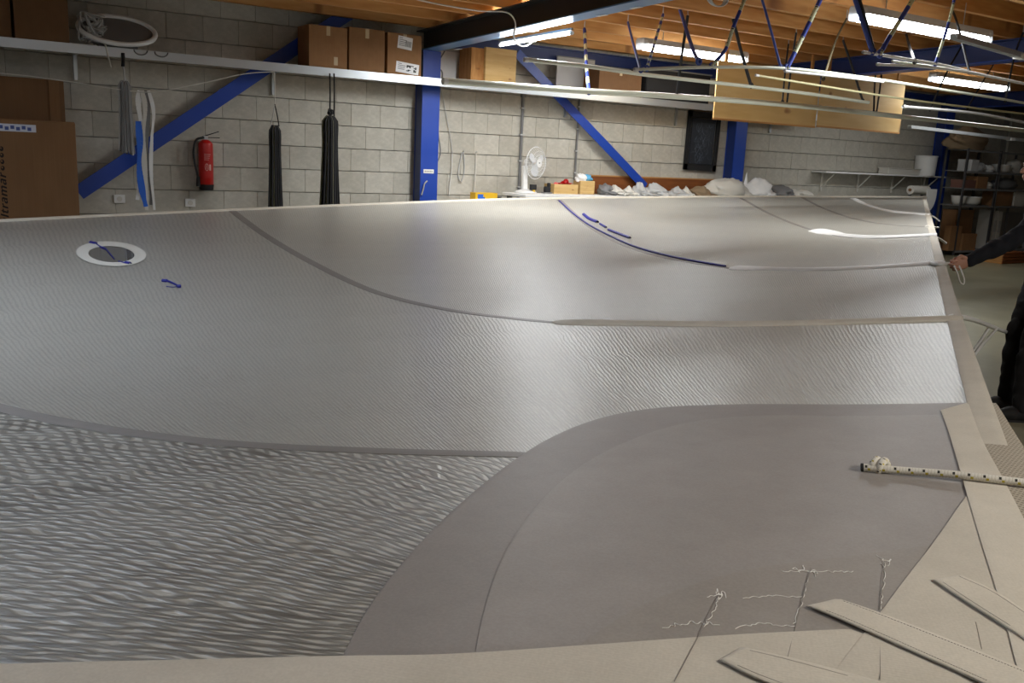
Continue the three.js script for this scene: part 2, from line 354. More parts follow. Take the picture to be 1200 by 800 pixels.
  // batten pockets with a broad pale end
  const pocket = (px, w, wide, label, crown = .017, cutAt = .2, mat = label[0] === 'w' ? M.white : M.cloth2) => {
    const cc = pxCurve(px, 70), p = cc[70]; p.addScaledVector(linn, -leechDist(p.x, p.y));
    const [A, B] = bandCurves(cc, w), k = Math.floor(70 * cutAt);
    for (let i = 0; i < k; i++) { const t = i / k, f = t < .12 ? t / .12 * wide / w : (wide + (w - wide) * Math.min(1, Math.max(0, (t - .6) / .4))) / w; const m = cc[i]; A[i].lerpVectors(m, A[i], Math.max(.05, f)); B[i].lerpVectors(m, B[i], Math.max(.05, f)); }
    return sailPart('batten_pocket', surface(A, B, 70, 8, .006, uvPlan(2.5), .006, crown), mat, label);
  };
  pocket([[645, 378], [740, 380], [860, 381], [980, 379], [1110, 375]], .09, .13, 'pale fabric batten pocket', .015);
  pocket([[855, 314], [900, 316], [960, 316.5], [1030, 314], [1089, 310]], .10, .22, 'white fabric batten pocket held by the person');
  pocket([[958, 270], [985, 276], [1020, 279], [1086, 277]], .10, .28, 'white fabric batten pocket', .024);
  pocket([[998, 231.7], [1015, 240], [1040, 247], [1086, 252]], .08, .12, 'white fabric batten pocket');
  // foot band (its outer edge lies nearer to the camera) and leech tape
  const inner = pxCurve(foot, 90), outer = inner.map((p) => new THREE.Vector2(p.x + .07, p.y + .155));
  const uvC = uvPlan(2);
  // clew patch in three overlapping layers
  const leechPx = (p) => p;
  const P1 = pxCurve(arc, 80), footEnd = pxCurve([[400, 780], [700, 766], [1000, 748], [1180, 738]], 80);
  { const p = P1[80]; p.addScaledVector(linn, -leechDist(p.x, p.y)); }
  sailPart('clew_patch', surface(P1, footEnd, 80, 30, .0012, uvC, .0012), M.patch[0], 'grey outer layer of the corner patch');
  const P2 = pxCurve([[556, 772], [566, 720], [588, 655], [625, 598], [672, 553], [730, 520], [800, 497], [880, 488], [1000, 488], [1130, 486]], 80);
  sailPart('clew_patch', surface(P2, pxCurve([[556, 778], [760, 762], [1000, 748], [1180, 738]], 80), 80, 30, .0020, uvC, .0007), M.patch[1], 'grey inner layer of the corner patch');
  const P3 = pxCurve([[660, 772], [730, 722], [800, 690], [880, 668], [980, 655], [1090, 640]], 60);
  sailPart('clew_patch', surface(P3, pxCurve([[660, 776], [800, 762], [1000, 748], [1080, 742]], 60), 60, 20, .0026, uvC, .0005), M.patch[2], 'brownish grey layer nearest the corner');
  sailPart('foot_band', surface(inner, outer, 90, 4, .0034, uvC, .0012), M.cloth, 'beige band along the near edge');
  // beige corner reinforcement
  sailPart('corner_reinforcement', surface(pxCurve([[1134, 580], [1092, 640], [1058, 684], [1030, 722], [1000, 760], [970, 800]], 30), pxCurve([[1210, 580], [1225, 640], [1230, 690], [1235, 730], [1240, 770], [1240, 810]], 30), 30, 10, .0040, uvC, .0012), M.cloth, 'beige corner reinforcement');
  sailPart('leech_panel', surface(pxCurve([[1128, 474], [1150, 520], [1175, 568], [1200, 618], [1230, 680]], 30), pxCurve([[1167, 473], [1196, 520], [1235, 580], [1270, 640], [1300, 690]], 30), 30, 8, .0042, uvPlan(5), .002), M.dotted, 'finely dotted panel beside the leech');
  sailPart('reinforcement_tape', surface(pxCurve([[1102, 482], [1112, 510], [1130, 572], [1150, 640], [1170, 705], [1198, 812]], 40), pxCurve([[1134, 473], [1151, 518], [1176, 565], [1203, 618], [1240, 690], [1290, 800]], 40), 40, 6, .0056, uvC, .0013), M.cloth2, 'pale wide tape');
  const leechLine = (t) => new THREE.Vector2(clew.x, clew.y).addScaledVector(ldir, t), LL = new THREE.Vector2(lB.x, lB.z).distanceTo(clew);
  const lo = [], li = []; for (let i = 0; i <= 80; i++) { const p = leechLine(.75 + (LL - .75) * i / 80); lo.push(p); li.push(p.clone().addScaledVector(linn, .062)); }
  sailPart('leech_tape', surface(lo, li, 80, 3, .005, uvC, .005), M.cloth, 'beige tape along the right hand edge');
  // far edge: rolled white rope tape
  const fe = Array.from({ length: 60 }, (_, i) => { const x = farPts[0].x + (xe - farPts[0].x) * i / 59; return V3(x, smoothFar(x, 1) - .012, smoothFar(x, 2)); });
  const rg = tube(fe, .032, 10, 160); sailPart('edge_tape', rg, M.cloth2, 'white rolled tape along the far edge');
  // corner webbing straps
  const strap = (a, b, label) => sailPart('webbing_strap', surface(pxCurve(a, 40), pxCurve(b, 40), 40, 6, .0085, uvC, .0026), M.cloth2, label);
  strap([[978, 706], [1025, 722], [1110, 755], [1215, 797], [1300, 830]], [[944, 714], [985, 731], [1060, 765], [1150, 806], [1240, 850]], 'pale webbing strap end across the corner');
  strap([[1122, 678], [1165, 698], [1210, 728], [1270, 765]], [[1092, 683], [1130, 709], [1180, 741], [1240, 782]], 'shorter webbing strap end by the reinforcement');
  strap([[866, 764], [920, 776], [1000, 797], [1080, 820]], [[842, 778], [880, 798], [930, 818], [1000, 845]], 'webbing strap end at the near edge');
  const seamLine = (a, b, t) => a.map((q, i) => { const r = b[Math.min(i, b.length - 1)]; return [q[0] + (r[0] - q[0]) * t, q[1] + (r[1] - q[1]) * t]; });
  for (const [a, b] of [[[[990, 709], [1025, 722], [1110, 755], [1215, 797]], [[965, 723], [985, 731], [1060, 765], [1150, 806]]], [[[1125, 680], [1165, 698], [1210, 728]], [[1102, 689], [1130, 709], [1180, 741]]], [[[880, 767], [920, 776], [1000, 797]], [[862, 789], [880, 798], [930, 818]]]])
    for (const t of [.1, .9]) { const c2 = pxCurve(seamLine(a, b, t), 60), parts = []; for (let i = 0; i < 60; i++) parts.push(tube([c2[i], c2[i].clone().lerp(c2[i + 1], .6)].map((p) => V3(p.x, sailY(p.x, p.y) + .0087, p.y)), .0004, 4, 1)); sailPart('stitching', parts, M.pencil, 'row of dark stitches along a webbing strap'); }
  // stitched edges of the straps, pencil lines and thread tails
  const line3 = (px, r, off) => tube(px.map(([x, y]) => { const p = onSail(x, y); return V3(p.x, sailY(p.x, p.y) + off, p.y); }), r, 5, px.length * 5);
  for (const l of [[[842, 700], [820, 745], [790, 802]], [[950, 668], [936, 720], [916, 800]], [[1036, 660], [1031, 720], [1031, 800]], [[1143, 732], [1150, 764]]]) sailPart('fold_line', line3(l, .0004, .0042), M.pencil, 'thin dark fold line');
  const zig = (pts, amp, n) => { const o = []; for (let i = 0; i <= n; i++) { const t = i / n * (pts.length - 1), k = Math.min(pts.length - 2, Math.floor(t)), f = t - k; o.push([pts[k][0] + (pts[k + 1][0] - pts[k][0]) * f + rnd(-1, 1) * amp, pts[k][1] + (pts[k + 1][1] - pts[k][1]) * f + rnd(-1, 1) * amp]); } return o; };
  for (const [p, a, n] of [[[[778, 737], [810, 731], [842, 734]], 2, 22], [[[862, 738], [890, 733], [930, 736]], 1.2, 20], [[[870, 703], [905, 700], [940, 702]], .9, 18], [[[915, 671], [960, 672], [1000, 672]], 1.2, 22],
    [[[832, 698], [845, 702], [838, 694], [852, 700]], 4, 22], [[[930, 671], [945, 668], [958, 674]], 4, 18], [[[1030, 655], [1042, 660], [1034, 666]], 4, 16], [[[826, 735], [838, 715], [842, 702]], 2, 14], [[[930, 735], [940, 705], [946, 680]], 2, 16], [[[1032, 722], [1034, 700], [1036, 665]], 2, 16]])
    sailPart('stitching', line3(zig(p, a, n), .00045, .0034), M.thread, 'loose white zigzag stitching');
  // round inspection window with a white ring
  const ell = (cx, cy, rx, ry, n = 48, rot = .05) => Array.from({ length: n }, (_, i) => { const a = i / n * 2 * Math.PI, x = rx * Math.cos(a), y = ry * Math.sin(a); return [cx + x * Math.cos(rot) - y * Math.sin(rot), cy + x * Math.sin(rot) + y * Math.cos(rot)]; });
  const disc = (outer, inner, off) => { // draped ring or disc
    const n = outer.length, pos = [], uv = [], idx = [];
    for (const [k, L] of [outer, inner].entries()) for (const q of L) { const p = onSail(...q); pos.push(p.x, sailY(p.x, p.y) + off, p.y); uv.push(p.x, p.y); }
    for (let i = 0; i < n; i++) { const j = (i + 1) % n; idx.push(i, j, n + i, n + i, j, n + j); }
    const g = new THREE.BufferGeometry(); g.setAttribute('position', new THREE.Float32BufferAttribute(pos, 3)); g.setAttribute('uv', new THREE.Float32BufferAttribute(uv, 2)); g.setIndex(idx); g.computeVertexNormals(); return g;
  };
  const O = ell(130.5, 298, 41, 14.5), I = ell(130.5, 298.5, 27, 9.5), Z = ell(130.5, 298.5, .5, .3);
  sailPart('window_ring', disc(O, I, .006), M.offwhite, 'white ring about the inspection window');
  sail.children[sail.children.length - 1].add(sailPart('inspection_window', disc(I, Z, .004), M.film, 'clear oval film window'));
  // marker strokes
  const stroke = (px, r, off = .008) => sailPart('marker_stroke', line3(px, r, off), M.ink, 'blue marker stroke');
  stroke([[106, 285], [110, 286], [113, 286.5]], .014); stroke([[112, 286], [118, 290], [124, 292.5]], .007); stroke([[124, 292], [128, 297], [134, 304]], .004); stroke([[139, 307], [146, 309]], .005); stroke([[147, 309], [153, 310]], .014);
  stroke([[190, 330], [196, 330.3]], .012); stroke([[196, 330.3], [203, 333], [209, 336.5]], .007); stroke([[195, 337], [203, 337.6], [209, 337]], .003); stroke([[208, 337], [212, 337]], .014);
  stroke([[655, 235.5], [672, 251], [690, 264], [715, 277], [745, 290], [790, 302], [850, 313]], .010);
  stroke([[684, 252], [692, 258], [700, 261]], .022); stroke([[703, 263], [710, 267]], .014); stroke([[713, 270], [738, 279.5]], .016);
}

// ---------------------------------------------------------------- rope with a stopper knot, on the sail
{
  const cv = document.createElement('canvas');
  const rt = canvasTex(1024, 64, (g, w, h) => {
    g.fillStyle = '#cfcabd'; g.fillRect(0, 0, w, h);
    for (let i = 0; i < 256; i++) { g.strokeStyle = i % 2 ? '#bdb7a8' : '#dad6cb'; g.lineWidth = 2; g.beginPath(); g.moveTo(i * 4, 0); g.lineTo(i * 4 + (i % 4 < 2 ? 30 : -30), h); g.stroke(); }
    for (let i = 0; i < 14; i++) { const x = i * 73 + 10; g.fillStyle = '#23221d'; g.fillRect(x, 6, 12, 7); g.fillStyle = '#a99a2c'; g.fillRect(x + 14, 14, 14, 6); g.fillStyle = '#23221d'; g.fillRect(x + 36, 38, 12, 7); g.fillStyle = '#a99a2c'; g.fillRect(x + 50, 46, 14, 6); }
  });
  rt.wrapS = rt.wrapT = THREE.RepeatWrapping;
  const mat = std(0xffffff, .8, { map: rt });
  const at = (x, y, o) => { const p = onSail(x, y); return V3(p.x, sailY(p.x, p.y) + o, p.y); };
  const r = .0085, base = at(1030, 553, 0);
  const rope = thing('rope', 'white braided rope with dark flecks and a knot lying on the sail corner', 'rope', base);
  const loc = (l) => l.map((p) => p.clone().sub(base));
  mesh('line', tube(loc([at(1011, 553, r + .002), at(1030, 555, r + .003), at(1060, 557.5, r + .003), at(1110, 563, r + .006), at(1160, 569, r + .007), at(1210, 575, r + .006), at(1260, 582, r + .006)]), r, 10, 60), mat, rope);
  const k = []; const kd = at(1042, 555, 0).sub(base).normalize(), ks = V3(-kd.z, 0, kd.x);
  for (let i = 0; i <= 40; i++) { const t = i / 40 * Math.PI * 2 * 1.75; k.push(kd.clone().multiplyScalar(-.012 + .026 * i / 40).addScaledVector(ks, .014 * Math.cos(t)).add(V3(0, .013 + .013 * Math.sin(t), 0))); }
  mesh('stopper_knot', tube(k, .0085, 9, 90), mat, rope);
  const e0 = at(1011, 553, r + .002).sub(base), e1 = at(1008, 552.8, r + .002).sub(base);
  mesh('whipped_end', tube([e1, e0], .0093, 9, 3), M.black, rope);
}

// ---------------------------------------------------------------- steel frame
function iSection(a, b, w, h, mat, parent, name1, name2, t = .014) {   // I profile along x = 0 plane: h upright (or across), w the flange width
  const d = b.clone().sub(a).normalize(), side = V3(1, 0, 0), up = new THREE.Vector3().crossVectors(d, side).normalize();
  const sh = (g, o) => g.translate(o.x, o.y, o.z), q = up.clone().multiplyScalar(h / 2 - t / 2);
  mesh(name1, sh(bar(a, b, w, t, up), q), mat, parent); mesh(name1, sh(bar(a, b, w, t, up), q.clone().negate()), mat, parent);
  mesh(name2, bar(a, b, t, h - t * 2, up), mat, parent);
}
const colZ = WZ + .12;
const BH0 = JOIST - .27;
{
  const labels = ['bright blue steel column beside the stacked cartons, carrying a small white number plate', 'dark blue steel column to the right of the framed picture', 'far dark blue steel column beside the metal shelving'];
  [0, 1, 2].forEach((k) => {
    const c = thing('steel_column', labels[k], 'column', [X0 + k * BAY, 0, colZ + .02]);
    // flange faces the room
    const w = .27, h = .22, t = .014, H = JOIST - .27;
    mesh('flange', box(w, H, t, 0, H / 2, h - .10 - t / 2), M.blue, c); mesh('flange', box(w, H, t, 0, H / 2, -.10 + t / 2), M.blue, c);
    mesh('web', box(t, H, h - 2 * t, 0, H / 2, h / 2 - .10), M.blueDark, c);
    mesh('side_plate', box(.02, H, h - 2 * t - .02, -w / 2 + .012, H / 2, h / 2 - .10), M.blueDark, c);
    if (k === 0) {
      const y0 = atZ(497, 200.5, colZ + .15).y, pl = mesh('number_plate', box(.16, .055, .004, -.01, y0, h - .10 + .003), std(0xffffff, .5, { map: canvasTex(128, 44, (g, W, Hh) => { g.fillStyle = '#e4e4dc'; g.fillRect(0, 0, W, Hh); g.fillStyle = '#8b8b88'; for (let i = 0; i < 5; i++) g.fillRect(14 + i * 21, 14, 13, 17); }) }), c);
      pl.userData.label = 'small white number plate';
      const hk = mesh('hook', tube([[-.12, y0 - .33, .14], [-.10, y0 - .25, .15], [-.085, y0 - .17, .16], [-.05, y0 - .13, .17]], .010, 8), M.lightgrey, c); hk.userData.label = 'small grey metal hook';
    }
    const bl = ['steel roof beam with a dark web running out from the column by the cartons', 'blue steel roof beam above the plywood sheets', 'far blue steel roof beam above the shelving'];
    const b = thing('roof_beam', bl[k], 'beam', [X0 + k * BAY, 0, 0]);
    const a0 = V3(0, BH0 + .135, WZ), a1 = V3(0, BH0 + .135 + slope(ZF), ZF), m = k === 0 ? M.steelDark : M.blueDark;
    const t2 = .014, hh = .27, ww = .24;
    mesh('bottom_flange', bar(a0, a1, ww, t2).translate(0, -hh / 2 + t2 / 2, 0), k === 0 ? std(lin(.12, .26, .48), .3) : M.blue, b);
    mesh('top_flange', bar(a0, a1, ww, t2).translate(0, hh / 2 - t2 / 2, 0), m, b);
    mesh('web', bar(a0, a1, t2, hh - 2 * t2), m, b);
    if (k === 0) for (const [px, py] of [[575, 22 + 40], [652, 40], [731, 22], [770, 13]]) { // pale stickers under the flange
      const y = BH0 - .004; let p = atY(px, py, y + slope(-8)); p = atY(px, py, y + slope(p.z));
      const s = mesh('sticker', box(.05, .003, .16, Math.max(-.09, Math.min(.09, p.x - X0)), p.y - .002, p.z), M.white, b); s.userData.label = 'small pale sticker';
    }
  });
  const hb = thing('wall_beam', 'long dark blue beam at the head of the block wall under the joists', 'beam', [0, 0, 0]);
  mesh('web', box(18, .16, .06, X0 + 9.2, JOIST - .10, WZ + .06), M.blueDark, hb); mesh('flange', box(18, .014, .14, X0 + 9.2, JOIST - .02, WZ + .09), M.blueDark, hb);
  const brace = (a, b, label) => { const A = atZ(...a, WZ + .16), B = atZ(...b, WZ + .16); const g = thing('wall_brace', label, 'brace', A);
    const z = V3(0, 0, 0), d = B.clone().sub(A); mesh('flat_bar', bar(z, d, .018, .15, V3(0, 0, 1)).translate(0, 0, 0), M.blue, g); mesh('stiffening_rib', bar(z, d, .05, .016, V3(0, 0, 1)).translate(0, 0, -.03), M.blueDark, g); };
  // the bars lean in the wall's plane: width seen from the room
  const braceFlat = (a, b, w, label) => { const A = atZ(...a, WZ + .14), B = atZ(...b, WZ + .14), g = thing('wall_brace', label, 'brace', A), d = B.clone().sub(A); mesh('flat_bar', bar(V3(0, 0, 0), d, w, .016, V3(0, 0, 1)), M.blue, g); mesh('stiffening_rib', bar(V3(0, 0, 0), d, .014, .06, V3(0, 0, 1)).translate(0, 0, -.035), M.blueDark, g); };
  braceFlat([352, 52], [92, 226], .17, 'blue diagonal wall brace rising from the big cartons behind the fire extinguisher');
  braceFlat([606, 62], [756, 219], .14, 'blue diagonal wall brace falling towards the bench beyond the fan');
  braceFlat([352, 52], [480, -30], .17, 'short end of a blue diagonal brace behind the cartons on the wall shelf');
}

// ---------------------------------------------------------------- wall shelf with its load
const SZ = WZ + .62;                                        // front of the shelf
const shelfY = (atZ(0, 57, SZ).y + atZ(250, 80, SZ).y + atZ(480, 93, SZ).y) / 3, shelfTop = shelfY + .10;
{
  const s = thing('wall_shelf', 'long galvanised shelf running high along the block wall', 'shelf', [0, 0, 0]);
  mesh('front_rail', [box(16.5, .10, .012, 5.4, shelfY + .05, SZ), box(16.5, .010, .06, 5.4, shelfY + .005, SZ - .03), box(16.5, .010, .06, 5.4, shelfY + .095, SZ - .03)], M.galv, s);
  for (let i = 0; i < 6; i++) mesh('shelf_board', box(2.7, .02, .48, -1.5 + i * 2.75, shelfY + .085, SZ - .30), M.wood[0], s);
  for (let i = 0; i < 7; i++) mesh('bracket', [box(.04, .05, .52, -.9 + i * 2.3, shelfY + .045, SZ - .29), box(.04, .3, .03, -.9 + i * 2.3, shelfY - .1, WZ + .025)], M.galv, s);
}
// a box whose front face fills the pixels x0..x1, y0..y1 in the plane z; it stands on yb when that is given
function frontBox(x0, x1, y0, y1, z, yb) {
  const ym = (y0 + y1) / 2, xm = (x0 + x1) / 2, a = atZ(x0, ym, z).x, b = atZ(x1, ym, z).x, t = atZ(xm, y0, z).y, bo = yb ?? atZ(xm, y1, z).y;
  return { x: (a + b) / 2, w: b - a, h: t - bo, y: bo, z };
}
function carton(name, label, f, depth, mat, group, more) {
  const g = thing(name, label, 'box', [f.x, f.y, f.z - depth / 2], 0, group);
  const { w, h } = f, t = .006;
  mesh('carton_body', new RoundedBoxGeometry(w, h, depth, 1, .006).translate(0, h / 2, 0), mat, g);
  mesh('flap', box(w / 2 - .002, .005, depth - .004, -w / 4, h + .002, 0), mat, g); mesh('flap', box(w / 2 - .002, .005, depth - .004, w / 4, h + .002, 0), mat, g);
  mesh('packing_tape', [box(.05, .001, depth, 0, h + .0055, 0), box(.05, h * .22, .001, 0, h - h * .11, depth / 2 + .001)], M.tape, g);
  if (more) more(g, f, depth);
  return g;
}
const labelTex = (k) => canvasTex(128, 96, (g, w, h) => { g.fillStyle = '#e9e9ea'; g.fillRect(0, 0, w, h); g.fillStyle = '#555'; 
  if (k === 0) { for (let i = 0; i < 5; i++) g.fillRect(10, 12 + i * 14, 30 + ((i * 37) % 40), 4); for (let i = 0; i < 14; i++) g.fillRect(66 + i * 4, 30, 1 + (i % 3), 44); }
  else { for (let i = 0; i < 4; i++) g.fillRect(10, 14 + i * 16, 20 + ((i * 23) % 26), 5); g.fillStyle = '#333'; for (let y = 0; y < 7; y++) for (let x = 0; x < 7; x++) if (hash(x, y + k) > .45) g.fillRect(58 + x * 8, 20 + y * 8, 8, 8); } });
{
  const bz = SZ - .02;
  carton('carton', 'large dim cardboard carton at the left end of the wall shelf', frontBox(16, 80, -14, 48, bz, shelfTop), .42, M.card[0]);
  carton('carton', 'cardboard carton cut off by the left edge at the shelf end', frontBox(-50, 12, -20, 44, bz - .03, shelfTop), .42, M.card[0]);
  carton('carton', 'brown carton with a taped front, first of three beside the blue column', frontBox(362, 407, 31, 78, bz, shelfTop), .42, M.card[3], null, (g, f, d) => mesh('tape_patch', box(.05, .1, .001, .1, .09, d / 2 + .001), M.tape, g));
  carton('carton', 'plain brown carton between two cartons on the wall shelf', frontBox(409, 451, 34, 82, bz, shelfTop), .42, M.card[2]);
  carton('carton', 'brown carton with two white labels beside the blue column', frontBox(454, 494, 40, 85, bz, shelfTop), .42, M.card[3], null, (g, f, d) => {
    const sx = f.w / 40, sy = f.h / 46;
    for (const [cx, cy, w, h, k] of [[-3.0, 36, 17, 14, 0], [3, 8.5, 27, 12, 1]]) { const m = mesh('shipping_label', box(w * sx, h * sy, .001, cx * sx, cy * sy, d / 2 + .0012), std(0xffffff, .6, { map: labelTex(k) }), g.children[0]); m.userData.label = k ? 'white label with a square code' : 'white label with a bar code'; m.rotation.z = k ? -.08 : -.1; }
  });
  const wb0 = frontBox(569, 605, 57, 92, bz, shelfTop);
  const wb = thing('timber_block', 'pale timber block standing on the wall shelf just right of the blue column', 'timber', [wb0.x, wb0.y, wb0.z - .2]);
  mesh('end_grain_face', metreUV(box(wb0.w, wb0.h, .05, 0, wb0.h / 2, .175), 'x', 1.2), M.ply[0], wb); mesh('timber_side', metreUV(box(wb0.w + .2, wb0.h * .96, .34, -.1, wb0.h * .48, -.02), 'y', 1.2), M.wood[0], wb);
  const f1 = frontBox(540, 566, 60, 91, bz - .25, shelfTop);
  const bd = thing('white_board', 'pale panel leaning on the wall above the shelf right of the column', 'panel', [frontBox(515, 552, 52, 88, WZ + .06, shelfTop).x, shelfTop, WZ + .08]); mesh('panel_sheet', box(.5, .42, .02, 0, .21, 0), M.white, bd); mesh('panel_edge', box(.52, .02, .03, 0, .43, 0), M.lightgrey, bd);
  const f2 = frontBox(702, 752, 82, 107, bz, shelfTop);
  const b2 = carton('carton', 'dim brown carton lying on the shelf right of the diagonal brace', f2, .4, M.card[0]);
  const f3 = frontBox(758, 832, 84, 112, bz, shelfTop);
  const tr = thing('storage_crate', 'black plastic crate on the far end of the wall shelf', 'crate', [f3.x, f3.y, f3.z - .2]);
  mesh('crate_wall', [box(f3.w, f3.h, .02, 0, f3.h / 2, .19), box(f3.w, f3.h, .02, 0, f3.h / 2, -.19), box(.02, f3.h, .38, -f3.w / 2, f3.h / 2, 0), box(.02, f3.h, .38, f3.w / 2, f3.h / 2, 0), box(f3.w, .02, .38, 0, .01, 0)], M.black, tr);
  mesh('crate_rim', [box(f3.w + .04, .02, .04, 0, f3.h, .2), box(f3.w + .04, .02, .04, 0, f3.h, -.2)], M.grey, tr);
  const f4 = frontBox(652, 696, 68, 102, WZ + .2, shelfTop);
  const gp = thing('grey_sheet', 'grey sheet standing against the wall behind the hanging battens', 'panel', [f4.x, f4.y, f4.z]); mesh('sheet', box(f4.w, f4.h, .02, 0, f4.h / 2, 0), M.lightgrey, gp); mesh('sheet_edge', box(f4.w, .015, .03, 0, f4.h, 0), M.grey, gp);
  // hoop with tangled line
  const hp = atZ(138, 37, SZ - .12), hoop = thing('hoop', 'white oval hoop lying on a tangle of grey line at the left of the shelf', 'hoop', [hp.x, shelfTop, SZ - .14]);
  const ring = (rx, rz, r, y, tilt, n = 40) => tube(Array.from({ length: n }, (_, i) => { const a = i / n * 2 * Math.PI; return V3(rx * Math.cos(a), y + Math.sin(a) * -tilt, rz * Math.sin(a)); }), r, 10, 90, true);
  mesh('hoop_rim', ring(.40, .16, .028, .20, .16), M.white, hoop);
  mesh('hoop_net', (() => { const g = new THREE.CircleGeometry(1, 40); g.scale(.39, .22, 1); g.rotateX(-.8); return g.translate(0, .20, 0); })(), M.grey, hoop);
  mesh('hoop_stand', box(.4, .05, .2, 0, .025, -.05), M.grey, hoop);
  const tl = thing('tangled_line', 'tangle of pale grey line heaped beside the white hoop', 'line', [atZ(107, 40, SZ - .1).x, shelfTop, SZ - .12]);
  const t1 = []; for (let i = 0; i < 90; i++) t1.push(V3(.02 + rnd(-.16, .14), .02 + Math.abs(rnd(-.12, .34)) * (1 - 0), rnd(-.09, .09)));
  mesh('line_tangle', tube(t1, .010, 6, 500), M.lightgrey, tl);
  mesh('hanging_tail', tube([[.10, .05, .06], [.12, .02, .13], [.14, -.08, .135], [.17, -.22, .135]], .010, 6), M.offwhite, tl);
  const ck = thing('cable_loops', 'small loops of dark cable hooked over the shelf rail', 'cable', [atZ(170, 58, SZ).x, shelfTop, SZ + .01]);
  for (let i = 0; i < 2; i++) mesh('loop', tube(Array.from({ length: 12 }, (_, k) => V3(-.05 + i * .22 + .07 * Math.cos(k / 11 * Math.PI), -.005 - .05 * Math.sin(k / 11 * Math.PI), .014)), .008, 6), M.grey, ck);
}
// ---------------------------------------------------------------- things hanging on the wall and under the shelf
function hank(name, label, top, bottom, width, mat, n, z, flecks) {
  const T = atZ(...top, z), B = atZ(...bottom, z), h = thing(name, label, 'rope', T);
  const L = T.y - B.y;
  for (let k = 0; k < (flecks ? 2 : 1); k++) {
    const parts = [];
    for (let i = 0; i < n; i++) {
      if (flecks && ((i % 5 === 2) !== (k === 1))) { rnd(); rnd(); continue; }
      const a = i / n * 2 * Math.PI, r = width / 2 * (.5 + .5 * rnd()), e = rnd(.0, .06);
      parts.push(tube([[Math.cos(a) * r * .4, 0, 0], [Math.cos(a) * r * .8, -.04, Math.sin(a) * r * .4], [Math.cos(a) * r * .85, -L * .3, Math.sin(a) * r * .5], [Math.cos(a) * r, -L * .7, Math.sin(a) * r * .5], [Math.cos(a) * r * 1.15, -L + e, Math.sin(a) * r * .5]], .012, 5, 14));
    }
    const m = mesh(k ? 'flecked_strands' : 'strands', parts, k ? flecks : mat, h); 
  }
  return h;
}
{
  const z = SZ + .06;
  const oliv = std(lin(.13, .13, .07), .7);
  const h1 = hank('rope_hank', 'narrow hank of black line hanging below the wall shelf, nearer the extinguisher', [322, 147], [324, 246], .17, M.black, 22, z, oliv);
  const hang = (h, top, bot, mat, r = .01, name = 'hanging_loop') => { const A = atZ(...top, z), B = atZ(...bot, z); mesh(name, tube([A.clone().sub(h.position), A.clone().lerp(B, .5).add(V3(.004, 0, 0)).sub(h.position), B.clone().sub(h.position)], r, 6), mat, h); };
  hang(h1, [321.5, 84], [322, 124], M.offwhite, .006); hang(h1, [322, 122], [317, 148], M.lightgrey, .006); hang(h1, [322, 122], [327, 148], M.black, .007);
  const h2 = hank('rope_hank', 'thicker hank of black line with pale flecks hanging beside the blue column', [387, 136], [389, 246], .24, M.black, 34, z, oliv);
  hang(h2, [386.5, 86], [386.5, 138], M.black, .010); hang(h2, [391.5, 86], [391.5, 138], M.black, .010);
  mesh('knot', new THREE.TorusKnotGeometry(.025, .012, 40, 6).translate(.005, .05, 0), M.black, h2);
  const h3 = hank('rope_hank', 'grey hank of thin cord on a hook at the left of the wall shelf', [146, 95], [150, 182], .15, M.grey, 24, z, M.lightgrey);
  hang(h3, [144, 62], [144, 78], M.black, .02, 'hook'); hang(h3, [144, 76], [146, 96], M.lightgrey, .012);
  // straps of sail cloth, white with a blue one
  const st = thing('cloth_straps', 'bundle of white sail cloth straps with one blue strip, hanging over the blue brace', 'straps', atZ(169, 106, z));
  const strip = (name, px, w, mat, dz) => { const P = px.map(([x, y]) => atZ(x, y, z + dz)); const c = new THREE.CatmullRomCurve3(P), n = 24, parts = []; const q = c.getPoints(n);
    for (let i = 0; i < n; i++) parts.push(bar(q[i].clone().sub(st.position), q[i + 1].clone().sub(st.position), w * (1 + .25 * Math.sin(i * .5)), .006, V3(0, 0, 1))); mesh(name, parts, mat, st); };
  strip('white_strap', [[164, 106], [162, 120], [166, 150], [165, 200], [161, 234]], .055, M.white, .0);
  strip('blue_strap', [[162, 142], [164, 170], [163, 195], [167, 225], [171, 242]], .06, M.strongBlue, .014);
  strip('white_strap', [[166, 106], [170, 125], [168, 160], [170, 200], [172, 246]], .045, M.offwhite, .007);
  strip('grey_strap', [[172, 106], [173, 140], [172, 180], [177, 215], [177, 240]], .05, M.grey, .0);
  strip('white_strap', [[174, 106], [180, 130], [178, 160], [177, 200], [181, 246]], .035, M.white, .01);
  // thin cord strung along the wall
  const co = thing('cord', 'thin pale cord slung along the block wall from the big carton to the brace', 'cord', [0, 0, 0]);
  mesh('cord', tube([[-20, 84], [40, 90], [90, 97], [175, 108], [225, 100], [290, 86], [322, 84]].map(([x, y]) => atZ(x, y, z + .02)), .006, 6, 60), M.offwhite, co);
  // fire extinguisher
  const ep = atZ(242, 222, WZ + .10), ex = thing('fire_extinguisher', 'red fire extinguisher with a black hose mounted on the block wall', 'extinguisher', [ep.x, ep.y, WZ + .10]);
  const top = atZ(242, 166, WZ + .1).y - ep.y, r = .088;
  mesh('cylinder', new THREE.LatheGeometry([[.001, .05], [r, .05], [r, top * .55], [r, top - .03], [r * .8, top], [r * .4, top + .025], [.001, top + .03]].map(([x, y]) => new THREE.Vector2(x, y)), 32), M.red, ex);
  mesh('base_ring', cyl(r + .002, r - .004, .07, 0, .03, 0, 32), M.black, ex);
  const lb = new THREE.CylinderGeometry(r + .001, r + .001, top * .55, 24, 1, true, -.62, 1.24).translate(0, top * .52, 0);
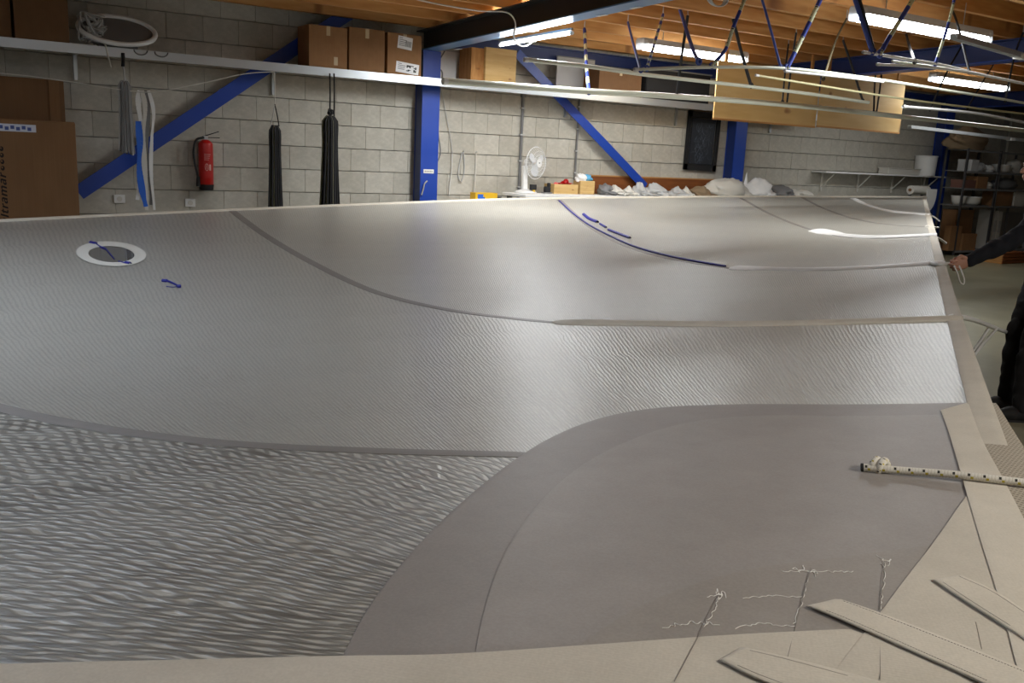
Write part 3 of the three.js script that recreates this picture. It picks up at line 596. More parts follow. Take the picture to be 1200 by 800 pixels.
  mesh('instruction_print', lb, std(0xffffff, .5, { map: canvasTex(128, 192, (g, w, h) => { g.fillStyle = '#c01712'; g.fillRect(0, 0, w, h); g.fillStyle = '#e6bdb5'; for (let i = 0; i < 4; i++) g.fillRect(18, 18 + i * 13, 92 - i * 9, 3); g.beginPath(); g.arc(52, 112, 24, 0, 7); g.stroke(); g.strokeStyle = '#e6bdb5'; g.lineWidth = 5; g.stroke(); g.beginPath(); g.moveTo(40, 128); g.lineTo(52, 98); g.lineTo(66, 128); g.stroke(); g.fillRect(88, 92, 26, 44); }) }), ex);
  mesh('valve_head', [box(.06, .05, .05, 0, top + .045, 0, .008), cyl(.022, .03, .03, 0, top + .03, 0)], M.lightgrey, ex);
  mesh('handle', [bar(V3(-.03, top + .06, 0), V3(.16, top + .13, .02), .025, .01), bar(V3(-.02, top + .05, 0), V3(.17, top + .055, .02), .025, .01)], M.black, ex);
  mesh('hose', tube([[-.02, top + .05, .02], [-.11, top + .02, .03], [-.15, top - .1, .03], [-.145, top - .25, .03], [-.12, .22, .03], [-.105, .12, .03]], .014, 8, 40), M.rubber, ex);
  mesh('nozzle', cyl(.02, .026, .12, -.105, .10, .03), M.rubber, ex.children[ex.children.length - 1]);
  mesh('wall_bracket', [box(.05, .28, .02, 0, top * .6, -.086), box(.2, .03, .02, 0, top * .72, -.08)], M.galv, ex);
  for (const [px, py, l] of [[140, 233, 'small square white socket cover on the wall below the cloth straps'], [223, 237.5, 'small square white socket cover on the wall below the fire extinguisher']]) {
    const p = atZ(px, py, WZ + .01), s = thing('socket_cover', l, 'socket', [p.x, p.y, WZ - .004 + .004]);
    mesh('cover_plate', box(.125, .10, .02, 0, 0, .006, .004), M.white, s); mesh('cover_disc', cyl(.03, .03, .008, 0, 0, 0).rotateX(Math.PI / 2).translate(0, 0, .018), M.offwhite, s); }
  // conduits
  const conduit = (a, b, r, label) => { const A = atZ(...a, WZ + .03), B = atZ(...b, WZ + .03); B.x = A.x; const g = thing('cable_conduit', label, 'conduit', [A.x, 0, WZ + .015]);
    mesh('pipe', cyl(r, r, A.y - B.y, 0, (A.y + B.y) / 2, 0, 12), M.grey, g); for (let i = 0; i < 4; i++) mesh('pipe_clip', box(r * 3.4, .02, r * 2.4, 0, B.y + (A.y - B.y) * (i + .5) / 4, -.002), M.lightgrey, g); mesh('top_box', box(.08, .07, .05, 0, A.y, 0, .006), M.grey, g); };
  conduit([614, 111], [609, 234], .022, 'grey cable conduit running down the wall just left of the fan');
  conduit([680, 112], [675.5, 215], .016, 'thin grey cable conduit on the wall behind the box of red spools');
  // loose cords right of the column
  const cords = thing('hanging_cable', 'thin grey cable looping down the right side of the blue column', 'cable', [0, 0, 0]);
  mesh('cable', tube([[521, 60], [512, 78], [518, 84], [515, 110], [513, 150], [516, 180], [512, 190], [508, 192]].map(([x, y]) => atZ(x, y, WZ + .24)), .010, 6, 60), M.grey, cords);
  mesh('cable_tail', tube([[514, 90], [524, 140], [530, 180], [526, 230]].map(([x, y]) => atZ(x, y, WZ + .03)), .006, 6, 40), M.lightgrey, cords);
  const cord = (px, r, mat, label) => { const P = px.map(([x, y]) => atZ(x, y, WZ + .03)); const g = thing('cord', label, 'cord', P[0]); mesh('cord', tube(P.map((p) => p.clone().sub(P[0])), r, 6, 40), mat, g); mesh('nail', cyl(.006, .006, .05, 0, .012, 0, 8).rotateX(Math.PI / 2), M.lightgrey, g); };
  cord([[529, 179], [529, 200], [527, 215], [526, 228]], .008, M.offwhite, 'pale cord hanging from a nail, nearest the blue column');
  cord([[543, 177], [544, 200], [540, 213], [537, 205], [540, 185], [542, 178]], .009, M.lightgrey, 'small looped cord hanging between two straight cords');
  cord([[558, 178], [557, 205], [555, 232]], .011, M.offwhite, 'pale cord hanging above the yellow box');
}

// ---------------------------------------------------------------- bench along the wall
const atD = (px, py, d) => ray(px, py).multiplyScalar(d).add(camera.position);
const bz0 = WZ + .92;                                       // front of the bench
const benchY = atZ(690, 228, WZ + .5).y, bx0 = atZ(598, 230, WZ + .5).x, bx1 = atZ(1050, 225, WZ + .5).x;
const lump = (w, h, d, sd, rough = .25, point = 0) => {      // a crumpled heap of cloth
  const g = mergeVertices(new THREE.IcosahedronGeometry(1, 5)), p = g.attributes.position;
  for (let i = 0; i < p.count; i++) {
    const v = V3().fromBufferAttribute(p, i), n = v.clone().normalize();
    const a = Math.atan2(n.z, n.x);
    const f = 1 + rough * (Math.sin(a * 3 + sd) * .35 + (vnoise(n.x * 3 + 9 + sd, n.y * 3 + n.z * 2 + 9, 64, 64) - .5) * 1.6 + (vnoise(n.x * 8 + 30 + sd, n.z * 8 + n.y * 6 + 30, 64, 64) - .5) * .8);
    const up = Math.max(0, n.y), sx = 1 - point * up * .85;
    p.setXYZ(i, n.x * f * w / 2 * sx, Math.max(0, (n.y * .5 * f + .5 - .12) / .88) * h * (1 + point * .15 * up), n.z * f * d / 2 * sx);
  }
  g.computeVertexNormals(); return g;
};
{
  const b = thing('work_bench', 'long white topped work bench under the block wall behind the sail', 'bench', [(bx0 + bx1) / 2, 0, (bz0 + WZ + .25) / 2]);
  const L = bx1 - bx0, D = bz0 - WZ - .27;
  mesh('bench_top', box(L, .04, D, 0, benchY - .02, 0, .006), M.white, b);
  for (let i = 0; i < 6; i++) for (const s of [-1, 1]) mesh('leg', box(.06, benchY - .04, .06, -L / 2 + .1 + (L - .2) * i / 5, (benchY - .04) / 2, s * (D / 2 - .06)), M.grey, b);
  mesh('apron', box(L - .1, .10, .03, 0, benchY - .09, D / 2 - .06), M.lightgrey, b);
  const f = frontBox(692, 838, 208, 232, WZ + .05, benchY);
  const bb = thing('back_board', 'brown wooden board standing along the wall at the back of the bench', 'board', [f.x, benchY, WZ + .03]);
  mesh('board_panel', metreUV(box(f.w, f.h, .022, 0, f.h / 2, 0), 'x', .6), M.board, bb); mesh('board_edge', box(f.w, .02, .03, 0, f.h, .001), M.wood[0], bb);
  const zi = WZ + .45;
  const onBench = (x0, x1, y0, z = zi) => frontBox(x0, x1, y0, 230, z, benchY);
  // yellow and blue box, on the window ledge left of the bench
  const ys = atZ(570, 226, WZ + .35), yb = frontBox(557, 583, 226, 236, WZ + .35, atZ(570, 237, WZ + .35).y);
  const yl = thing('ledge', 'narrow pale ledge on the wall left of the bench', 'ledge', [yb.x + .05, yb.y - .04, WZ + .25]); mesh('ledge_board', box(1.5, .03, .3, .05, .025, .10), M.white, yl); for (const s of [-.6, .6]) mesh('ledge_bracket', box(.03, .2, .46, s, -.09, 0), M.grey, yl);
  const ybx = thing('yellow_box', 'small yellow and blue box lying behind the sail edge right of the blue column', 'box', [yb.x, yb.y, yb.z - .08]);
  mesh('box_body', box(yb.w, yb.h, .16, 0, yb.h / 2, 0, .004), M.yellow, ybx); mesh('blue_print', [box(yb.w * .24, yb.h * .8, .002, -yb.w * .27, yb.h * .45, .081), box(yb.w * .1, yb.h * .5, .002, -yb.w * .12, yb.h * .3, .081)], M.strongBlue, ybx);
  const bc = thing('black_clip', 'small black clip on the ledge beside the yellow box', 'clip', [atZ(587, 231, WZ + .35).x, yb.y, WZ + .3]); mesh('clip_body', box(.05, .07, .05, 0, .035, 0, .01), M.black, bc); mesh('clip_jaw', box(.07, .02, .03, 0, .08, 0), M.grey, bc);
  // fan
  const fc = atZ(627, 191, zi), fan = thing('desk_fan', 'white desk fan with a round wire guard standing at the left end of the bench', 'fan', [fc.x - .1, benchY, zi]);
  const fy = fc.y - benchY, R = .235, head = V3(.1, fy, .02);
  mesh('base', [new THREE.LatheGeometry([[0, 0], [.17, 0], [.17, .015], [.14, .035], [.05, .06], [0, .06]].map(([x, y]) => new THREE.Vector2(x, y)), 30).translate(-.04, 0, 0)], M.white, fan);
  mesh('stand', bar(V3(-.05, .04, -.02), V3(-.02, fy - .05, -.09), .075, .05, V3(0, 0, 1)), M.white, fan);
  const yawF = .35, place = (g) => g.rotateY(yawF).translate(head.x, head.y, head.z);
  mesh('motor_housing', place(cyl(.075, .055, .17, 0, 0, 0, 24).rotateX(Math.PI / 2).translate(0, 0, -.10)), M.white, fan);
  const wires = []; for (let k = 0; k < 36; k++) { const a = k / 36 * 2 * Math.PI, c = Math.cos(a), s = Math.sin(a); for (const z of [1, -1]) wires.push(tube([[c * .06, s * .06, .06 * z], [c * R * .6, s * R * .6, .058 * z], [c * R * .93, s * R * .93, .035 * z], [c * R, s * R, 0]], .0022, 4, 8)); }
  wires.push(new THREE.TorusGeometry(R, .007, 6, 48)); for (const q of [.5, .75]) wires.push(new THREE.TorusGeometry(R * q, .003, 4, 40).translate(0, 0, .057));
  mesh('wire_guard', place(merge(wires)), M.white, fan);
  mesh('guard_badge', place(cyl(.062, .062, .012, 0, 0, 0, 28).rotateX(Math.PI / 2).translate(0, 0, .062)), M.white, fan);
  mesh('badge_mark', place(box(.03, .012, .002, 0, .004, .0695)), M.black, fan.children[fan.children.length - 1]);
  for (let k = 0; k < 3; k++) { const s = new THREE.Shape(); s.moveTo(.02, -.02); s.bezierCurveTo(.10, -.13, .20, -.08, .195, .02); s.bezierCurveTo(.15, .08, .08, .05, .02, .02); s.closePath();
    mesh('blade', place(new THREE.ExtrudeGeometry(s, { depth: .004, bevelEnabled: false, curveSegments: 10 }).rotateX(.3).rotateZ(k * 2.094 + .5)), std(lin(.7, .72, .74), .3), fan); }
  // clamp, gadget
  const cl = onBench(621, 628, 216, zi + .12), cp = thing('bar_clamp', 'black bar clamp with a yellow grip standing in front of the fan', 'clamp', [cl.x, benchY, cl.z]);
  mesh('clamp_head', box(.10, .08, .05, 0, cl.h - .04, 0, .008), M.black, cp); mesh('clamp_bar', box(.025, cl.h - .07, .012, .01, (cl.h - .07) / 2, 0), M.grey, cp); mesh('clamp_grip', box(.04, .11, .04, .01, .055, .0, .01), M.yellow, cp);
  const gd = onBench(636, 646, 214, zi - .05), ga = thing('hand_tool', 'small dark hand tool lying between the fan and the box of red spools', 'tool', [gd.x, benchY, gd.z]);
  mesh('tool_body', [box(.10, .09, .07, 0, .06, 0, .02), box(.05, .06, .05, .03, .13, 0, .015)], M.black, ga); mesh('tool_foot', box(.14, .02, .09, 0, .01, 0), M.grey, ga);
  // crate with red spools
  const cr = onBench(649, 677, 216, zi - .03), rc = thing('spool_crate', 'open pale wooden crate on the bench holding red spools', 'crate', [cr.x, benchY, cr.z - .13]);
  const pl = M.ply[0];
  mesh('side_board', metreUV(box(cr.w, cr.h, .014, 0, cr.h / 2, .13), 'x', 1.5), pl, rc); mesh('side_board', box(cr.w, cr.h, .014, 0, cr.h / 2, -.13), pl, rc);
  mesh('end_board', box(.014, cr.h, .25, -cr.w / 2 + .007, cr.h / 2, 0), pl, rc); mesh('end_board', box(.014, cr.h, .25, cr.w / 2 - .007, cr.h / 2, 0), pl, rc); mesh('crate_bottom', box(cr.w - .03, .01, .25, 0, .005, 0), pl, rc);
  for (let i = 0; i < 4; i++) { const s = thing('red_spool', ['red spool lying at the left end of the open crate', 'red spool standing upright in the open crate', 'tall red spool in the middle of the open crate', 'red spool lying at the right end of the open crate'][i], 'spool', [cr.x - cr.w * .33 + i * cr.w * .21, benchY + cr.h - .03 + (i === 2 ? .05 : 0), cr.z - .1], i, 'red spools in the crate');
    mesh('spool_core', cyl(.026, .026, .09, 0, 0, 0, 16).rotateX(i % 2 ? 0 : 1.2), M.redCloth, s); mesh('spool_flange', cyl(.046, .046, .01, 0, .045, 0, 20).rotateX(i % 2 ? 0 : 1.2), M.red, s); mesh('spool_flange', cyl(.046, .046, .01, 0, -.045, 0, 20).rotateX(i % 2 ? 0 : 1.2), M.red, s); }
  // tub with a blue cloth
  const tb = onBench(680, 697, 212, zi - .03), tu = thing('cloth_box', 'small pale cardboard box with a white and light blue cloth bulging from its top', 'box', [tb.x, benchY, tb.z - .1]);
  mesh('box_body', new RoundedBoxGeometry(tb.w, tb.h, .2, 2, .01).translate(0, tb.h / 2, 0), M.ply[0], tu); mesh('blue_cloth', lump(tb.w * .9, .12, .18, 3, .3).translate(.02, tb.h - .02, 0), M.skyblue, tu); mesh('white_cloth', lump(tb.w * .6, .13, .16, 5, .3).translate(-tb.w * .3, tb.h - .02, .02), M.white, tu);
  // cloth heaps along the bench
  const heap = (x0, x1, y0, label, mat, sd, point = 0, z = zi) => { const f = onBench(x0, x1, y0, z), g = thing('cloth_heap', label, 'cloth', [f.x, benchY, z]); mesh('folded_cloth', lump(f.w, f.h, Math.min(.45, f.w), sd, .28, point), mat, g); mesh('cloth_fold', lump(f.w * .7, f.h * .4, Math.min(.35, f.w), sd + 4, .35).translate(f.w * .12, 0, .10), mat, g); return g; };
  heap(702, 716, 216, 'dark grey crumpled cloth right of the box with the blue cloth', M.grey, 1);
  heap(710, 729, 218, 'pale pointed sail scrap, first of the scraps before the brown board', M.offwhite, 2, .8);
  heap(731, 742, 218.5, 'narrow pale pointed sail scrap just left of the foot of the diagonal brace', M.offwhite, 3, .8);
  heap(743, 755, 214, 'striped jumble of cord and cloth beneath the foot of the diagonal brace', M.lightgrey, 4, .3);
  heap(755, 777, 215.5, 'broad grey pointed sail scrap just right of the foot of the brace', M.lightgrey, 5, .7);
  heap(785, 800, 219.5, 'small grey sail scrap in front of the brown board', M.lightgrey, 6, .8); heap(799, 808, 220, 'very small grey sail scrap in front of the brown board below the picture', M.offwhite, 7, .85);
  heap(812, 830, 219, 'brownish cloth bundle at the right end of the brown board', M.sack, 8, .2);
  heap(830, 875, 210, 'large white folded sail bag below the dark blue column', M.offwhite, 9, .1, zi + .05);
  heap(874, 903, 211, 'white plastic bag with two upright corners right of the large folded bag', M.white, 10, .45, zi);
  const ear = atZ(880, 204, zi), e2 = thing('paper_roll', 'upright pale paper horn sticking out of the white plastic bag', 'paper', [ear.x, benchY + .06, zi - .1]); mesh('paper_cone', new THREE.ConeGeometry(.07, ear.y - benchY - .04, 12, 1, true).translate(0, (ear.y - benchY) / 2, 0), M.white, e2); mesh('paper_lip', new THREE.TorusGeometry(.068, .006, 6, 16).rotateX(Math.PI / 2), M.offwhite, e2);
  heap(903, 925, 218, 'dark low heap of cloth right of the white plastic bag', M.grey, 11, .1); heap(922, 944, 222, 'low pale coil of tape at the right of the dark cloth', M.offwhite, 12, 0);
  // framed picture
  const pf = frontBox(804, 842, 131, 200, WZ + .06), pc = thing('framed_picture', 'dark framed picture hanging on the block wall left of the dark blue column', 'picture', [pf.x, pf.y, WZ + .03]);
  mesh('picture', box(pf.w * .72, pf.h * .78, .01, 0, pf.h / 2, .012), std(0xffffff, .5, { map: canvasTex(128, 256, (g, w, h) => { g.fillStyle = '#20242c'; g.fillRect(0, 0, w, h); g.strokeStyle = '#5d6672'; for (let i = 0; i < 70; i++) { g.lineWidth = 1 + hash(i, 3) * 3; g.globalAlpha = .25 + .5 * hash(i, 9); g.beginPath(); const x = w * (.2 + .6 * hash(i, 1)), y = h * (.1 + .8 * hash(i, 2)); g.moveTo(x, y); g.quadraticCurveTo(x + 30 * (hash(i, 4) - .5), y + 30, x + 50 * (hash(i, 5) - .5), y + 70 * (hash(i, 6) - .3)); g.stroke(); } }) }), pc);
  const fw = .10; mesh('picture_frame', [box(pf.w, fw, .03, 0, fw / 2, .015), box(pf.w, fw, .03, 0, pf.h - fw / 2, .015), box(fw * .8, pf.h, .03, -pf.w / 2 + fw * .4, pf.h / 2, .015), box(fw * .8, pf.h, .03, pf.w / 2 - fw * .4, pf.h / 2, .015)], M.black, pc);
  pc.rotation.z = -.02;
  // thin wall rail with a tray and a bucket at the right
  const ra = atZ(968, 200, WZ + .35), rb = atZ(1108, 209, WZ + .35), ry = (ra.y + rb.y) / 2;
  const sr = thing('wall_rack', 'thin white shelf on brackets on the dark block wall left of the metal shelving', 'shelf', [(ra.x + rb.x) / 2, ry, WZ + .18]);
  mesh('shelf_board', box(rb.x - ra.x, .03, .35, 0, 0, 0), M.white, sr); for (let i = 0; i < 4; i++) mesh('shelf_bracket', [box(.03, .35, .03, -1.6 + i * 1.1, -.19, -.16), bar(V3(-1.6 + i * 1.1, -.3, -.16), V3(-1.6 + i * 1.1, -.03, .12), .02, .02)], M.offwhite, sr);
  const ty = frontBox(1040, 1077, 198, 206, WZ + .28, ry + .015), tr = thing('white_tray', 'shallow white tray on the thin wall shelf', 'tray', [ty.x, ty.y, WZ + .18]); mesh('tray_body', box(ty.w, .12, .24, 0, .06, 0, .02), M.offwhite, tr); mesh('tray_rim', box(ty.w + .03, .015, .27, 0, .12, 0), M.offwhite, tr);
  const bk = frontBox(1082, 1097, 183, 206, WZ + .3, ry + .015), bu = thing('bucket', 'white cylindrical bucket on the thin wall shelf before the far column', 'bucket', [bk.x, bk.y, WZ + .20]); mesh('bucket_body', cyl(bk.w / 2, bk.w / 2 * .93, bk.h, 0, bk.h / 2, 0, 24), M.white, bu); mesh('bucket_rim', new THREE.TorusGeometry(bk.w / 2, .012, 8, 28).rotateX(Math.PI / 2).translate(0, bk.h, 0), M.white, bu);
  // cloth roll at the far sail corner
  const q = atZ(1082, 223, -10.9), ro = thing('cloth_roll', 'white roll of cloth with a hanging end at the far corner of the sail', 'roll', [q.x, q.y, -11.0]);
  mesh('roll_body', cyl(.085, .085, .55, 0, 0, 0, 24).rotateZ(Math.PI / 2), M.offwhite, ro); mesh('roll_core', cyl(.03, .03, .6, 0, 0, 0, 12).rotateZ(Math.PI / 2), M.card[1], ro);
  mesh('hanging_end', (() => { const s = new THREE.Shape(); s.moveTo(-.16, 0); s.lineTo(.16, 0); s.quadraticCurveTo(.2, -.3, .02, -.42); s.quadraticCurveTo(-.18, -.3, -.16, 0); return new THREE.ExtrudeGeometry(s, { depth: .012, bevelEnabled: false }).translate(.30, .03, .085); })(), M.white, ro);
  mesh('roll_stand', [box(.04, q.y - .085, .04, -.2, -(q.y - .085) / 2 - .085, -.05), box(.04, q.y - .085, .04, .2, -(q.y - .085) / 2 - .085, -.05)], M.grey, ro);
  // big cartons at the left before the wall
  const z1 = WZ + 1.0, back = frontBox(-40, 79, 90, 262, z1 - .42, 0), front = frontBox(-60, 91, 140, 262, z1, 0);
  const bigA = thing('large_carton', 'dark tall carton standing behind the printed carton at the left edge', 'box', [back.x, 0, back.z - .18]);
  mesh('carton_body', new RoundedBoxGeometry(back.w, back.h, .34, 1, .008).translate(0, back.h / 2, 0), M.card[0], bigA); mesh('corner_flap', box(.10, .9, .01, back.w / 2 - .10, back.h - .46, .175), M.card[1], bigA);
  const txt = canvasTex(1024, 256, (g, w, h) => { g.clearRect?.(0, 0, w, h); g.fillStyle = '#9d744c'; g.fillRect(0, 0, w, h); g.fillStyle = '#241a12'; g.font = 'bold italic 150px sans-serif'; g.fillText('ultramar', 20, 170); for (let i = 0; i < 4; i++) { g.beginPath(); g.arc(730 + i * 78, 130, 29, 0, 7); g.fill(); g.fillStyle = '#9d744c'; g.beginPath(); g.arc(738 + i * 78, 122, 12, 0, 7); g.fill(); g.fillStyle = '#241a12'; } });
  const bigB = thing('large_carton', 'large brown carton with black printed lettering and a white sticker at the left edge', 'box', [front.x, 0, front.z - .18]);
  mesh('carton_body', new RoundedBoxGeometry(front.w, front.h, .36, 1, .008).translate(0, front.h / 2, 0), M.card[1], bigB); mesh('carton_flap', box(front.w - .01, .006, .35, 0, front.h + .003, 0), M.card[2], bigB);
  const mmx = (x, y) => atZ(x, y, z1 + .003);
  const pt = mesh('printed_lettering', new THREE.PlaneGeometry(.86, .16).rotateZ(Math.PI / 2), std(lin(.6, .58, .56), .85, { map: txt }), bigB); { const p = mmx(4.5, 218); pt.position.set(p.x - front.x, p.y - 0, .1825); } pt.userData.label = 'black lettering running upwards';
  const sk = mesh('sticker', box(.44, .075, .002, 0, 0, 0), std(0xffffff, .5, { map: canvasTex(128, 24, (g, w, h) => { g.fillStyle = '#c9ccd6'; g.fillRect(0, 0, w, h); g.fillStyle = '#3e4f8e'; for (let i = 0; i < 6; i++) g.fillRect(30 + i * 15, 5 + (i % 2) * 4, 10, 11); }) }), bigB); { const p = mmx(14, 149.5); sk.position.set(p.x - front.x, p.y, .182); } sk.userData.label = 'white sticker with blue print';
}
// ---------------------------------------------------------------- plywood sheets under the far beam
{
  const z = -9.55, top = 3.02;
  for (const [x0, x1, yb, l] of [[837, 957, 149, 'pale plywood sheet hanging under the roof, left of a pair'], [958.5, 1056, 157, 'pale plywood sheet hanging under the roof, right of a pair']]) {
    const a = atZ(x0, 135, z).x, b = atZ(x1, 135, z).x, y0 = atZ((x0 + x1) / 2, yb - 4, z).y, g = thing('plywood_sheet', l, 'plywood', [(a + b) / 2, y0, z - (x0 < 900 ? .02 : 0)]);
    mesh('sheet', metreUV(box(b - a, top - y0, .02, 0, (top - y0) / 2, 0), 'x', .45, x0), M.ply[1], g); mesh('sheet_edge', box(b - a, .025, .03, 0, .0125, .002), M.wood[2], g);
    for (const s of [-1, 1]) mesh('hanging_batten', box(.05, .35, .03, s * (b - a) * .42, top - y0 + .08, -.02), M.wood[0], g);
  }
}
// ---------------------------------------------------------------- battens slung below the roof
const slingTex = canvasTex(512, 32, (g, w, h) => { for (let i = 0; i < 4; i++) { g.fillStyle = '#2a3f9c'; g.fillRect(i * 128, 0, 62, h); g.fillStyle = '#c9cfae'; g.fillRect(i * 128 + 62, 0, 66, h); for (let k = 0; k < 9; k++) { g.fillStyle = k % 2 ? '#4b5a34' : '#2d3550'; g.fillRect(i * 128 + 64 + k * 7, (k * 11) % 24, 4, 9); } } });
slingTex.wrapS = slingTex.wrapT = THREE.RepeatWrapping;
const S = { flecked: std(0xffffff, .7, { map: slingTex }), blue: std(lin(.04, .07, .30), .7), black: M.black, olive: std(lin(.10, .08, .04), .8) };
{
  const pole = (label, px, h, r, mat, zFix) => { const z = zFix ?? atY(...px[Math.floor(px.length / 2)], h).z, P = px.map(([x, y]) => atZ(x, y, z)), g = thing('batten', label, 'batten', P[0]), l = P.map((p) => p.clone().sub(P[0]));
    mesh('rod', tube(l, r, 8, 60), mat, g); const d = l[1].clone().sub(l[0]).normalize(); mesh('end_cap', tube([d.clone().multiplyScalar(-.03), d.clone().multiplyScalar(.02)], r * 1.15, 8, 1), M.white, g); return z; };
  const zc = atY(1002, 89.4, 2.6).z, Z = {
    a: pole('thickest lowest white batten, lying nearest the wall shelf', [[522, 95], [690, 107], [793, 113], [925, 123], [1060, 137], [1210, 154]], 2.42, .034, M.batten),
    b: pole('pale batten ending in a square tip left of the hanging slings', [[617, 70], [690, 78], [753, 87], [880, 101.5], [953, 110.5], [1018, 120]], 2.55, .022, M.batten),
    c: pole('long bowed white batten sagging across the roof lamps', [[746, 81.5], [820, 78.8], [920, 80], [1002, 89.4], [1041, 95], [1120, 107.5], [1174, 116], [1210, 122.5]], 2.6, .016, M.batten),
    d: pole('short thin white batten lashed beside the bowed batten', [[922, 83.5], [980, 89.5], [1035, 96]], 2.56, .013, M.white, zc + .015),
    e: pole('thin yellowish batten hanging under the bowed batten', [[887.6, 88.4], [953, 99], [1060, 116], [1130, 125], [1210, 134.5]], 2.52, .013, M.battenYellow),
    f: pole('bright white batten starting at the forked sling', [[1013.7, 61.3], [1060, 69], [1104.7, 76.5], [1152, 87.8], [1210, 100]], 2.66, .014, M.white),
    g: pole('second bright batten just below the forked sling', [[1030, 75.5], [1080, 78], [1130, 84], [1165, 91]], 2.62, .012, M.white),
    h: pole('short bright batten between two others at the upper right', [[1048, 72], [1100, 79], [1140, 85]], 2.64, .011, M.batten),
    i: pole('dim grey batten low at the right before the shelving', [[1060, 125], [1145, 133], [1210, 145.5]], 2.36, .017, M.lightgrey),
  };
  const rail = (px, h, label) => { const z = atY(...px[0], h).z, A = atZ(...px[0], z), B = atZ(...px[1], z), g = thing('metal_channel', label, 'channel', A), d = B.clone().sub(A); mesh('channel_web', bar(V3(0, 0, 0), d, .07, .012), M.alu, g); mesh('channel_side', bar(V3(0, 0, 0), d, .006, .05).translate(0, -.02, .035), M.alu, g); mesh('channel_side', bar(V3(0, 0, 0), d, .006, .05).translate(0, -.02, -.035), M.alu, g); const pos = d.clone().multiplyScalar(.72); mesh('joint_bracket', box(.14, .05, .09, pos.x, pos.y - .03, pos.z), M.white, g); };
  rail([[1118, 40], [1225, 71]], 2.9, 'aluminium channel sloping from the largest lamp to the right edge');
  rail([[1066, 147], [1225, 166]], 2.38, 'grey metal rail on the far wall above the shelving');
  // slings: from the joists down to a batten
  const sling = (label, px, z, kind, r) => {
    let [t, b] = [px[0], px[px.length - 1]], B = atZ(...b, z), T = null, best = 1e9;
    const up = t[1] <= 3 ? 40 : 1;
    for (let k = 0; k < up; k++) { const q = [t[0] + (t[0] - b[0]) * k * .06, t[1] + (t[1] - b[1]) * k * .06]; let p = atY(...q, JOIST + .15); p = atY(...q, JOIST + slope(p.z) + .02); if (Math.abs(p.z - B.z) < best) { best = Math.abs(p.z - B.z); T = p; } }
    const g = thing('sling', label, 'sling', T), n = px.length, P = px.map(([x, y], i) => { const f = n === 1 ? 0 : i / (n - 1); return i === 0 ? T.clone() : i === n - 1 ? B : (() => { const zz = T.z + (B.z - T.z) * f; return atZ(x, y, zz); })(); }).map((p) => p.sub(T));
    const q = tube(P, r, 7, 24); { const L = P[0].distanceTo(P[n - 1]); const uv = q.attributes.uv; for (let i = 0; i < uv.count; i++) uv.setX(i, uv.getX(i) * L * .7); }
    mesh('webbing', q, S[kind], g); const e = P[n - 1]; mesh('loop_end', new THREE.TorusGeometry(Math.max(.02, r * 1.3), r * .7, 6, 16).translate(e.x, e.y, e.z), kind === 'flecked' ? S.blue : S[kind], g);
    const hk = mesh('ceiling_hook', tube([[0, .10, 0], [0, .02, 0], [.015, -.01, 0], [0, -.03, 0]], .006, 6), M.lightgrey, g);
  };
  sling('blue webbing sling, leftmost of the slings under the dark beam', [[685, 34], [687, 70], [690, 107]], Z.a, 'flecked', .022);
  sling('thin blue sling left of the first roof lamp', [[736, 26], [743, 54], [751, 82]], Z.c, 'blue', .014);
  sling('flecked sling crossing the left end of the first roof lamp', [[777, 17], [766, 54], [758, 80]], Z.c, 'flecked', .016);
  sling('black double sling crossing the first roof lamp', [[806, 18], [799, 65], [793, 112]], Z.a, 'black', .018);
  sling('broad blue sling slanting down across the first roof lamp', [[797, 12], [812, 58], [819, 72]], Z.c, 'blue', .02);
  sling('flecked sling curving past the right end of the first roof lamp', [[871, 0], [860, 30], [850, 58], [834, 77]], Z.c, 'flecked', .018);
  sling('black sling at the right end of the first roof lamp', [[859, 22], [869, 62], [880, 100]], Z.b, 'black', .02);
  sling('thin blue sling right of the first roof lamp', [[893, 0], [904, 38], [914.5, 78]], Z.c, 'blue', .013);
  sling('black upright sling hanging before the left plywood sheet', [[924, 52], [920, 85], [917, 119]], Z.a, 'black', .012);
  sling('second black upright sling before the left plywood sheet, with a hooked end', [[933, 38], [927, 80], [922, 122]], Z.a, 'black', .013);
  sling('broad blue and yellow flecked sling between the two nearer lamps', [[961, 0], [942, 40], [922, 80]], Z.c, 'flecked', .024);
  sling('blue sling, left arm of the forked pair at the largest lamp', [[1002, 0], [1012, 29], [1022, 60]], Z.f, 'blue', .022);
  sling('dark sling close beside the left arm of the forked pair', [[1007, 2], [1016, 30], [1024, 60]], Z.f, 'black', .016);
  sling('broad flecked sling, right arm of the forked pair at the largest lamp', [[1069, 0], [1057, 20], [1042, 44], [1031, 63]], Z.f, 'flecked', .022);
  sling('flecked sling curling across the right part of the largest lamp', [[1117, 0], [1113, 22], [1107, 42], [1096, 75]], Z.f, 'flecked', .014);
  sling('thin dark sling across the right end of the largest lamp', [[1115, 10], [1122, 28], [1136, 84]], Z.f, 'black', .012);
  sling('black sling slanting across the joint of the plywood sheets', [[988, 47], [999, 80], [1011, 118]], Z.b, 'black', .016);
  sling('thin olive sling left of the largest lamp', [[992, 22], [980, 46], [965, 92]], Z.c, 'olive', .012);
  sling('black upright sling before the right plywood sheet', [[1027, 74], [1025, 100], [1024, 131]], Z.a, 'black', .013);
  sling('second black upright sling before the right plywood sheet, with a hooked end', [[1034, 78], [1031, 105], [1027, 133]], Z.a, 'black', .013);
  sling('dark sling over the beam between the largest and the far lamp', [[1062, 40], [1066, 55], [1072, 72]], Z.f, 'black', .015);
  sling('thin dark sling slanting left under the largest lamp', [[1128, 52], [1110, 84], [1090, 128]], Z.e, 'black', .012);
  sling('thin dark sling across the middle of the far lamp', [[1164, 76], [1154, 92], [1134, 126]], Z.e, 'black', .011);
